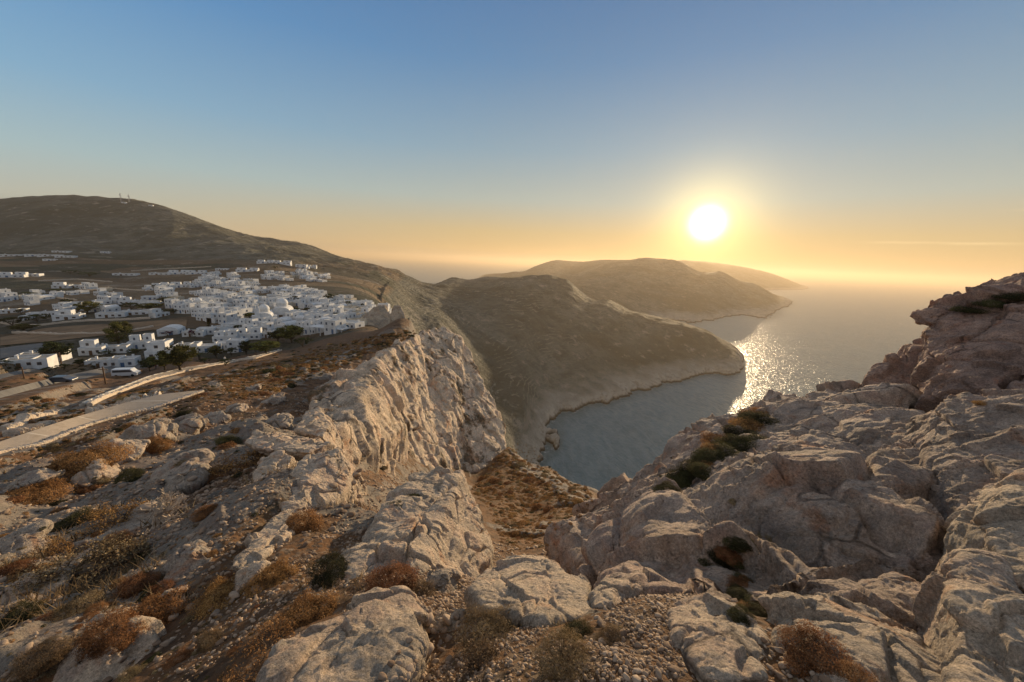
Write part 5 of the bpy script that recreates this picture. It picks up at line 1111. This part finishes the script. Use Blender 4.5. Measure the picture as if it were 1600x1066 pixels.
for px,py,w,k,lab in NEARS:
    P,_=surf(px,py-w*.12); D=max(P@cf,.5); s=w/F*D*1.0
    o=copy_tree(random.choice(HI[k])); o.name='bare_shrub' if k in'BW' else 'cushion_shrub'; o.location=(P[0],P[1],P[2]-.03*s); o.rotation_euler=(random.uniform(-.1,.1),random.uniform(-.25,0),random.uniform(-3,3)); o.scale=(s*1.05,s,s*random.uniform(.85,1.05)); lab_shrub(o,lab,'dry shrubs on the near slope')
# clefts of the right outcrop: dense dark cushions
CLEFT=[((1048,768),(1195,648),46,'G','dark green cushion in the long cleft of the outcrop'),((1110,880),(1165,845),30,'G','dark shrub in the lower cleft of the outcrop'),((1150,900),(1180,960),34,'G','dark shrub in the gap between outcrop and low rocks')]
for (x0,y0),(x1,y1),w,k,lab in CLEFT:
    n=24 if 'long' in lab else 9
    for i in range(n):
        t=(i+.5)/n; px=x0+(x1-x0)*t+random.uniform(-14,14); py=y0+(y1-y0)*t+random.uniform(-12,12)+(8*math.sin(t*3.1))
        P,isr=surf(px,py); D=P@cf; s=w*random.uniform(1.0,1.9)/F*D
        o=copy_tree(random.choice(HI['G'] if random.random()<.8 else HI['O'])); o.name='cushion_shrub'; o.location=(P[0],P[1],P[2]-.12*s); o.rotation_euler=(0,0,random.uniform(-3,3)); o.scale=(s,s,s*.75); tag(o,f'{ORD[i]} from lower left, '+lab,'shrub','dark shrubs in the clefts of the outcrop')
for px,py,w,k,lab in [(1195,840,34,'Y','ochre shrub standing out in the lower cleft'),(1150,790-8,24,'Y','pinkish dry tuft low in the long cleft'),(1535,628,26,'O','orange tuft in the notch above the large grey boulder'),(620,790,40,'G','mossy green shrub on the back of the largest boulder'),(645,775,34,'G','second mossy shrub, nearer the top of the largest boulder'),(497,625,22,'G','green shrub on top of the pointed block'),(596,730,20,'G','green tuft in the crack at the cliff foot'),(1560,470,60,'G','dark shrub on the crest of the highest rock, right'),(1520,480,50,'G','dark shrub lower on the crest of the highest rock'),(1590,458,60,'G','dark shrub at the picture edge on the highest rock')]:
    P,_=surf(px,py); D=P@cf; s=w/F*D; o=copy_tree(random.choice(HI[k])); o.name='cushion_shrub'; o.location=(P[0],P[1],P[2]-.15*s); o.scale=(s,s,s*.6); o.rotation_euler=(0,0,random.uniform(-3,3)); lab_shrub(o,lab,'shrubs rooted on the rocks')
# scattered shrubs by area of the photo
ZONES=[("slope",[(0,760),(0,1066),(380,1066),(480,900),(380,860),(440,700),(380,660),(300,640),(100,710),(0,735)],64,(13,34),'OOOYGB','rust and brown shrub scattered over the shaded left slope',0),
("path",[(0,625),(140,645),(250,612),(310,600),(420,565),(520,545),(500,580),(420,620),(330,620),(240,655),(100,705),(0,735),(0,690),(250,610)],60,(9,22),'OOOOGY','rust shrub in the band of scrub around the stepped path',0),
("ridge",[(330,600),(380,578),(480,552),(560,530),(640,516),(690,512),(640,530),(590,548),(520,580),(460,600),(380,625)],60,(6,12),'OOOOG','rust shrub on the brown ridge leading to the cliff top',0),
("gully",[(735,765),(790,705),(810,690),(860,715),(920,765),(930,790),(880,830),(850,855),(790,865),(765,800)],75,(9,15),'OOOOOY','orange cushion shrub on the steep slope under the cliff',0)]
for zn,poly,n,(w0,w1),kinds,lab,_ in ZONES:
    k_=0; tries=0; xs=[p[0] for p in poly]; ys=[p[1] for p in poly]
    while k_<n and tries<n*30:
        tries+=1; px=random.uniform(min(xs),max(xs)); py=random.uniform(min(ys),max(ys))
        if not inpoly(px,py,poly): continue
        if zn in('path',) and any(abs(np.hypot(*(np.array(c_[:2])-(px,py)))) <0 for c_ in []): continue
        P,isr=surf(px,py)
        if isr and random.random()<.8: continue
        if zn=='path' or zn=='slope':
            on=False
            for key in('steps','lane'):
                a,b=STRIPS[key]; c=(a+b)/2; hw=np.linalg.norm(a-b,axis=1)/2; dd=np.hypot(c[:,0]-P[0],c[:,1]-P[1]); j=dd.argmin()
                if dd[j]<hw[j]+.9: on=True
            if on: continue
        D=P@cf; w=random.uniform(w0,w1)*(1 if random.random()<.8 else 1.5); s=w/F*D
        s=min(s,2.2); kk=random.choice(kinds); lib=HI if D<7 else LO
        o=copy_tree(random.choice(lib[kk])); o.name='bare_shrub' if kk in 'BW' else 'cushion_shrub'; o.location=(P[0],P[1],P[2]-.06*s); o.rotation_euler=(0,0,random.uniform(-3,3)); o.scale=(s*random.uniform(1,1.25),s*random.uniform(1,1.25),s*random.uniform(.6,.9)); AUTO.append((o,{'O':'rust cushion shrub','Y':'straw-coloured shrub','G':'dark olive shrub','B':'bare brown shrub','W':'bleached shrub'}[kk],lab.replace('shrub','shrubs',1),s)); SHR.append(o); k_+=1
print('shrubs',len(SHR),time.time()-T0)
# the uncountable rest: one scrub mesh over the same slopes
def proto_arrays(o):
    me=[c for c in children(o) if c.name.startswith('foliage')][0].data; n=len(me.vertices); co=np.empty(n*3,np.float32); me.vertices.foreach_get('co',co); t=np.empty(n,np.float32); me.attributes['tone'].data.foreach_get('value',t); return co.reshape(-1,3),t
def scrub(name,mat,kind_seed,nmax,regions,leafn,ls,szr):
    rs=np.random.default_rng(kind_seed); V=[];T=[]
    pr=[cushion(mat,kind_seed+i,leafn,ls,.5) for i in range(2)]; arr=[proto_arrays(p) for p in pr]
    for p in pr:
        for c in children(p): bpy.data.objects.remove(c)
        bpy.data.objects.remove(p)
    cnt=0
    for poly,n in regions:
        xs=[p[0] for p in poly]; ys=[p[1] for p in poly]; k_=0; tr=0
        while k_<n and tr<n*12:
            tr+=1; px=rs.uniform(min(xs),max(xs)); py=rs.uniform(min(ys),max(ys))
            if not inpoly(px,py,poly): continue
            P,isr=surf(px,py)
            if isr and rs.random()<.9: continue
            skip=False
            for key in STRIPS:
                a,b=STRIPS[key]; c=(a+b)/2; hw=np.linalg.norm(a-b,axis=1)/2; dd=np.hypot(c[:,0]-P[0],c[:,1]-P[1]); j=dd.argmin()
                if dd[j]<hw[j]+.5: skip=True
            if skip: continue
            D=P@cf; s=min(rs.uniform(*szr)/F*D,1.8)*(.6+.8*rs.random()); a=rs.uniform(0,6.28); co,t=arr[rs.integers(2)]
            R_=np.array([[math.cos(a),-math.sin(a),0],[math.sin(a),math.cos(a),0],[0,0,1]]); V.append((co*[s*1.15,s,s*.7])@R_.T+P-[0,0,.05*s]); T.append(np.clip(t+rs.normal()*.15,0,1)); k_+=1
    V=np.concatenate(V);T=np.concatenate(T); o=link(name,mesh_np(name,V,np.arange(len(V)).reshape(-1,4),smooth=False,attrs={'tone':T}),mat); tag(o,kind='stuff'); return o
SL=[(0,740),(0,1066),(360,1066),(480,900),(380,860),(440,690),(380,640),(300,640),(100,710)]
PB=[(0,600),(110,640),(240,600),(310,590),(440,548),(540,535),(500,580),(420,620),(330,630),(240,655),(100,705),(0,735)]
RG=ZONES[2][1]; GU=ZONES[3][1]; PL=[(0,600),(0,520),(230,530),(260,560),(100,610)]
scrub('scrub',M_ORG,101,0,[(SL,220),(PB,480),(RG,620),(GU,1000)],260,.085,(3.5,8.5))
scrub('scrub',M_OLV,111,0,[(SL,110),(PB,260),(RG,200),(GU,160),(PL,160),([(1010,720),(1200,650),(1180,680),(1050,775)],40)],260,.085,(3.5,9))
scrub('scrub',M_GLD,121,0,[(SL,160),(PB,200),(RG,160),(GU,260),([(700,980),(1000,960),(1350,1000),(1400,1066),(650,1066)],50)],260,.085,(3.5,8))
print('scrub',time.time()-T0)
# stones
def stone_arr(seed,sub=2):
    bm=bmesh.new(); bmesh.ops.create_icosphere(bm,subdivisions=sub,radius=.5); rs=np.random.default_rng(seed)
    co=np.array([v.co for v in bm.verts]); 
    for _ in range(9):                                  # chip flat faces
        n=rs.normal(size=3); n/=np.linalg.norm(n); d=rs.uniform(.24,.40); h=co@n-d; co=co-np.maximum(h,0)[:,None]*n
    co*=[1,rs.uniform(.6,.9),rs.uniform(.4,.7)]; f=np.array([[v.index for v in q.verts] for q in bm.faces]); bm.free(); return co,f
def mat_stone():
    m,nt,g,b=new_mat('loose_stone'); P=pos(g); _,t=g.attr('tone'); oi=nd(nt,'ShaderNodeObjectInfo'); t=g.math('FRACT',g.math('ADD',t,oi.outputs['Random']))
    c=g.ramp(t,[(0,(0.16,0.105,0.07)),(0.35,(0.27,0.19,0.13)),(0.7,(0.42,0.32,0.235)),(1,(0.20,0.145,0.105))]); n=g.noise(P,40,6,0.7); c=g.mix(g.mapr(n,.45,.7,0,.5),c,(0.16,0.115,0.08,1))
    nt.links.new(c,b.inputs['Base Color']); bump(g,b,g.noise(P,60,6,.7),.5,.01); return m
M_ST=mat_stone(); STN=[stone_arr(s,2) for s in range(6)]
rs=np.random.default_rng(77)
def gravel(name,n,rmin,rmax,azr,szf,poly=None,sub=1):
    A_=[stone_arr(s+20,sub) for s in range(6)]; V=[];Fa=[];T=[];off=0
    a=rs.uniform(*azr,n); r=np.exp(rs.uniform(math.log(rmin),math.log(rmax),n)); x=np.sin(a)*r;y=np.cos(a)*r; z=gz(x,y)
    dn=perlin(x/.9,y/.9,seed=3)+.6*perlin(x/.3,y/.3,seed=4); keep=dn>-.15+.25*rs.random(n)-.2
    x,y,z,r=x[keep],y[keep],z[keep],r[keep]; s=szf(len(x))*np.clip(r,1.5,30)
    for i in range(len(x)):
        co,f=A_[i%6]; q=rs.uniform(-3.14,3.14); c_,s_=math.cos(q),math.sin(q); R_=np.array([[c_,-s_,0],[s_,c_,0],[0,0,1]])
        tl=rs.normal()*.35; Rx=np.array([[1,0,0],[0,math.cos(tl),-math.sin(tl)],[0,math.sin(tl),math.cos(tl)]])
        V.append((co*s[i])@(R_@Rx).T+[x[i],y[i],z[i]+s[i]*.06]); Fa.append(f+off); off+=len(co); T.append(np.full(len(co),rs.random()))
    o=link(name,mesh_np(name,np.concatenate(V),np.concatenate(Fa),3,False,{'tone':np.concatenate(T)}),M_ST); tag(o,kind='stuff')
gravel('gravel',36000,.9,16,(math.radians(-62),math.radians(55)),lambda n:.005+.016*rs.random(n)**3)
gravel('gravel',9000,1.0,3.6,(math.radians(-22),math.radians(32)),lambda n:.006+.020*rs.random(n)**3)
gravel('rubble',15000,7,50,(math.radians(-60),math.radians(-8)),lambda n:.004+.010*rs.random(n)**3)
# larger stones one by one
big=[]
SZ=[([(640,920),(730,960),(720,1066),(580,1066),(650,990)],46,'stone among the rubble between the cream and the flat-topped boulders','rubble stones in the middle'),([(930,950),(1040,945),(1060,1050),(980,1066),(930,1010)],72,'angular stone in the gravel patch right of the flat-topped boulder','stones of the gravel patch'),([(250,960),(400,900),(430,960),(330,1030),(230,1040)],34,'pale stone in the scree above the big rust-orange cushion','stones of the lower scree'),([(0,900),(200,1000),(240,1066),(0,1066)],24,'stone on the reddish soil at the bottom left','stones at the bottom left'),([(420,830),(560,730),(600,760),(500,880)],24,'stone in the reddish gully left of the largest boulder','stones of the reddish gully'),([(1190,990),(1260,1000),(1330,1066),(1200,1066)],32,'stone beside the orange heath patch','stones by the heath'),([(100,760),(360,700),(400,860),(150,900)],30,'grey stone on the shaded scree of the left slope','stones of the shaded scree')]
smesh=[]
for co,f in STN:
    me=mesh_np('stone',co,f,3,False,{'tone':np.full(len(co),.3)}); me.materials.append(M_ST); smesh.append(me)
for poly,n,lab,grp in SZ:
    xs=[p[0] for p in poly]; ys=[p[1] for p in poly]; k_=0
    while k_<n:
        px=random.uniform(min(xs),max(xs)); py=random.uniform(min(ys),max(ys))
        if not inpoly(px,py,poly): continue
        P,isr=surf(px,py); D=P@cf; s=random.uniform(9,17+9*(random.random()<.3))/F*D
        o=bpy.data.objects.new('stone',random.choice(smesh)); COL.objects.link(o); o.location=(P[0],P[1],P[2]+.1*s); o.scale=(s,s*random.uniform(.8,1.1),s*random.uniform(.7,1)); o.rotation_euler=(random.uniform(-.4,.4),random.uniform(-.4,.4),random.uniform(-3,3)); AUTO.append((o,'pale stone' if s>.1*D/2 else 'loose stone',grp,s)); k_+=1
for L in list(HI.values())+list(LO.values()):
    for p in L:
        for c in children(p): bpy.data.objects.remove(c)
        bpy.data.objects.remove(p)
# dry grass blades on the near ground
def grass(n):
    rs=np.random.default_rng(5); a=rs.uniform(math.radians(-60),math.radians(50),n); r=np.exp(rs.uniform(math.log(1.0),math.log(14),n)); x=np.sin(a)*r; y=np.cos(a)*r
    k=(perlin(x/1.4,y/1.4,seed=33)+.5*perlin(x/.4,y/.4,seed=34)-.5*(a>-.42))>.28; x,y,r=x[k],y[k],r[k]; z=gz(x,y); B=9; m=len(x)
    X=np.repeat(np.stack([x,y,z],1),B,0); R_=np.repeat(r,B); h=(.035+.09*rs.random(m*B))*np.clip(R_/3,.8,2.2); d=rs.normal(size=(m*B,2))*.5; w=rs.normal(size=(m*B,2)); w/=np.linalg.norm(w,axis=1)[:,None]; w*=(.0016*np.clip(R_/1.5,1,8))[:,None]
    X=X+np.c_[rs.normal(size=(m*B,2))*.03*np.clip(R_/3,.8,2)[:,None],np.zeros(m*B)-.005]
    T=X+np.c_[d*h[:,None],h]; V=np.stack([X+np.c_[w,np.zeros(m*B)],X-np.c_[w,np.zeros(m*B)],T],1).reshape(-1,3); tn=np.repeat(np.repeat(rs.random(m),B),3)
    tag(link('dry_grass',mesh_np('dry_grass',V,np.arange(len(V)).reshape(-1,3),3,False,{'tone':tn}),M_GLD),kind='stuff')
grass(5000)
autolabel()
print('stones',time.time()-T0)
# ------------------------------------------------------------------ haze over the whole place
hb=bmesh.new(); bmesh.ops.create_cube(hb,size=1)
hm=bpy.data.meshes.new('haze'); hb.to_mesh(hm); hb.free()
m=bpy.data.materials.new('haze_air'); m.use_nodes=True; nt=m.node_tree; nt.nodes.clear()
o=nd(nt,'ShaderNodeOutputMaterial'); v=nd(nt,'ShaderNodeVolumePrincipled'); nt.links.new(v.outputs[0],o.inputs['Volume'])
v.inputs['Density'].default_value=HAZE_D; v.inputs['Color'].default_value=(*HAZE_C,1); v.inputs['Anisotropy'].default_value=HAZE_G
zlo,zhi=-285.0,190.0
ho=link('haze',hm,m); ho.scale=(125000,125000,zhi-zlo); ho.location=(0,0,(zlo+zhi)/2); tag(ho,kind='stuff')
print('script',time.time()-T0)
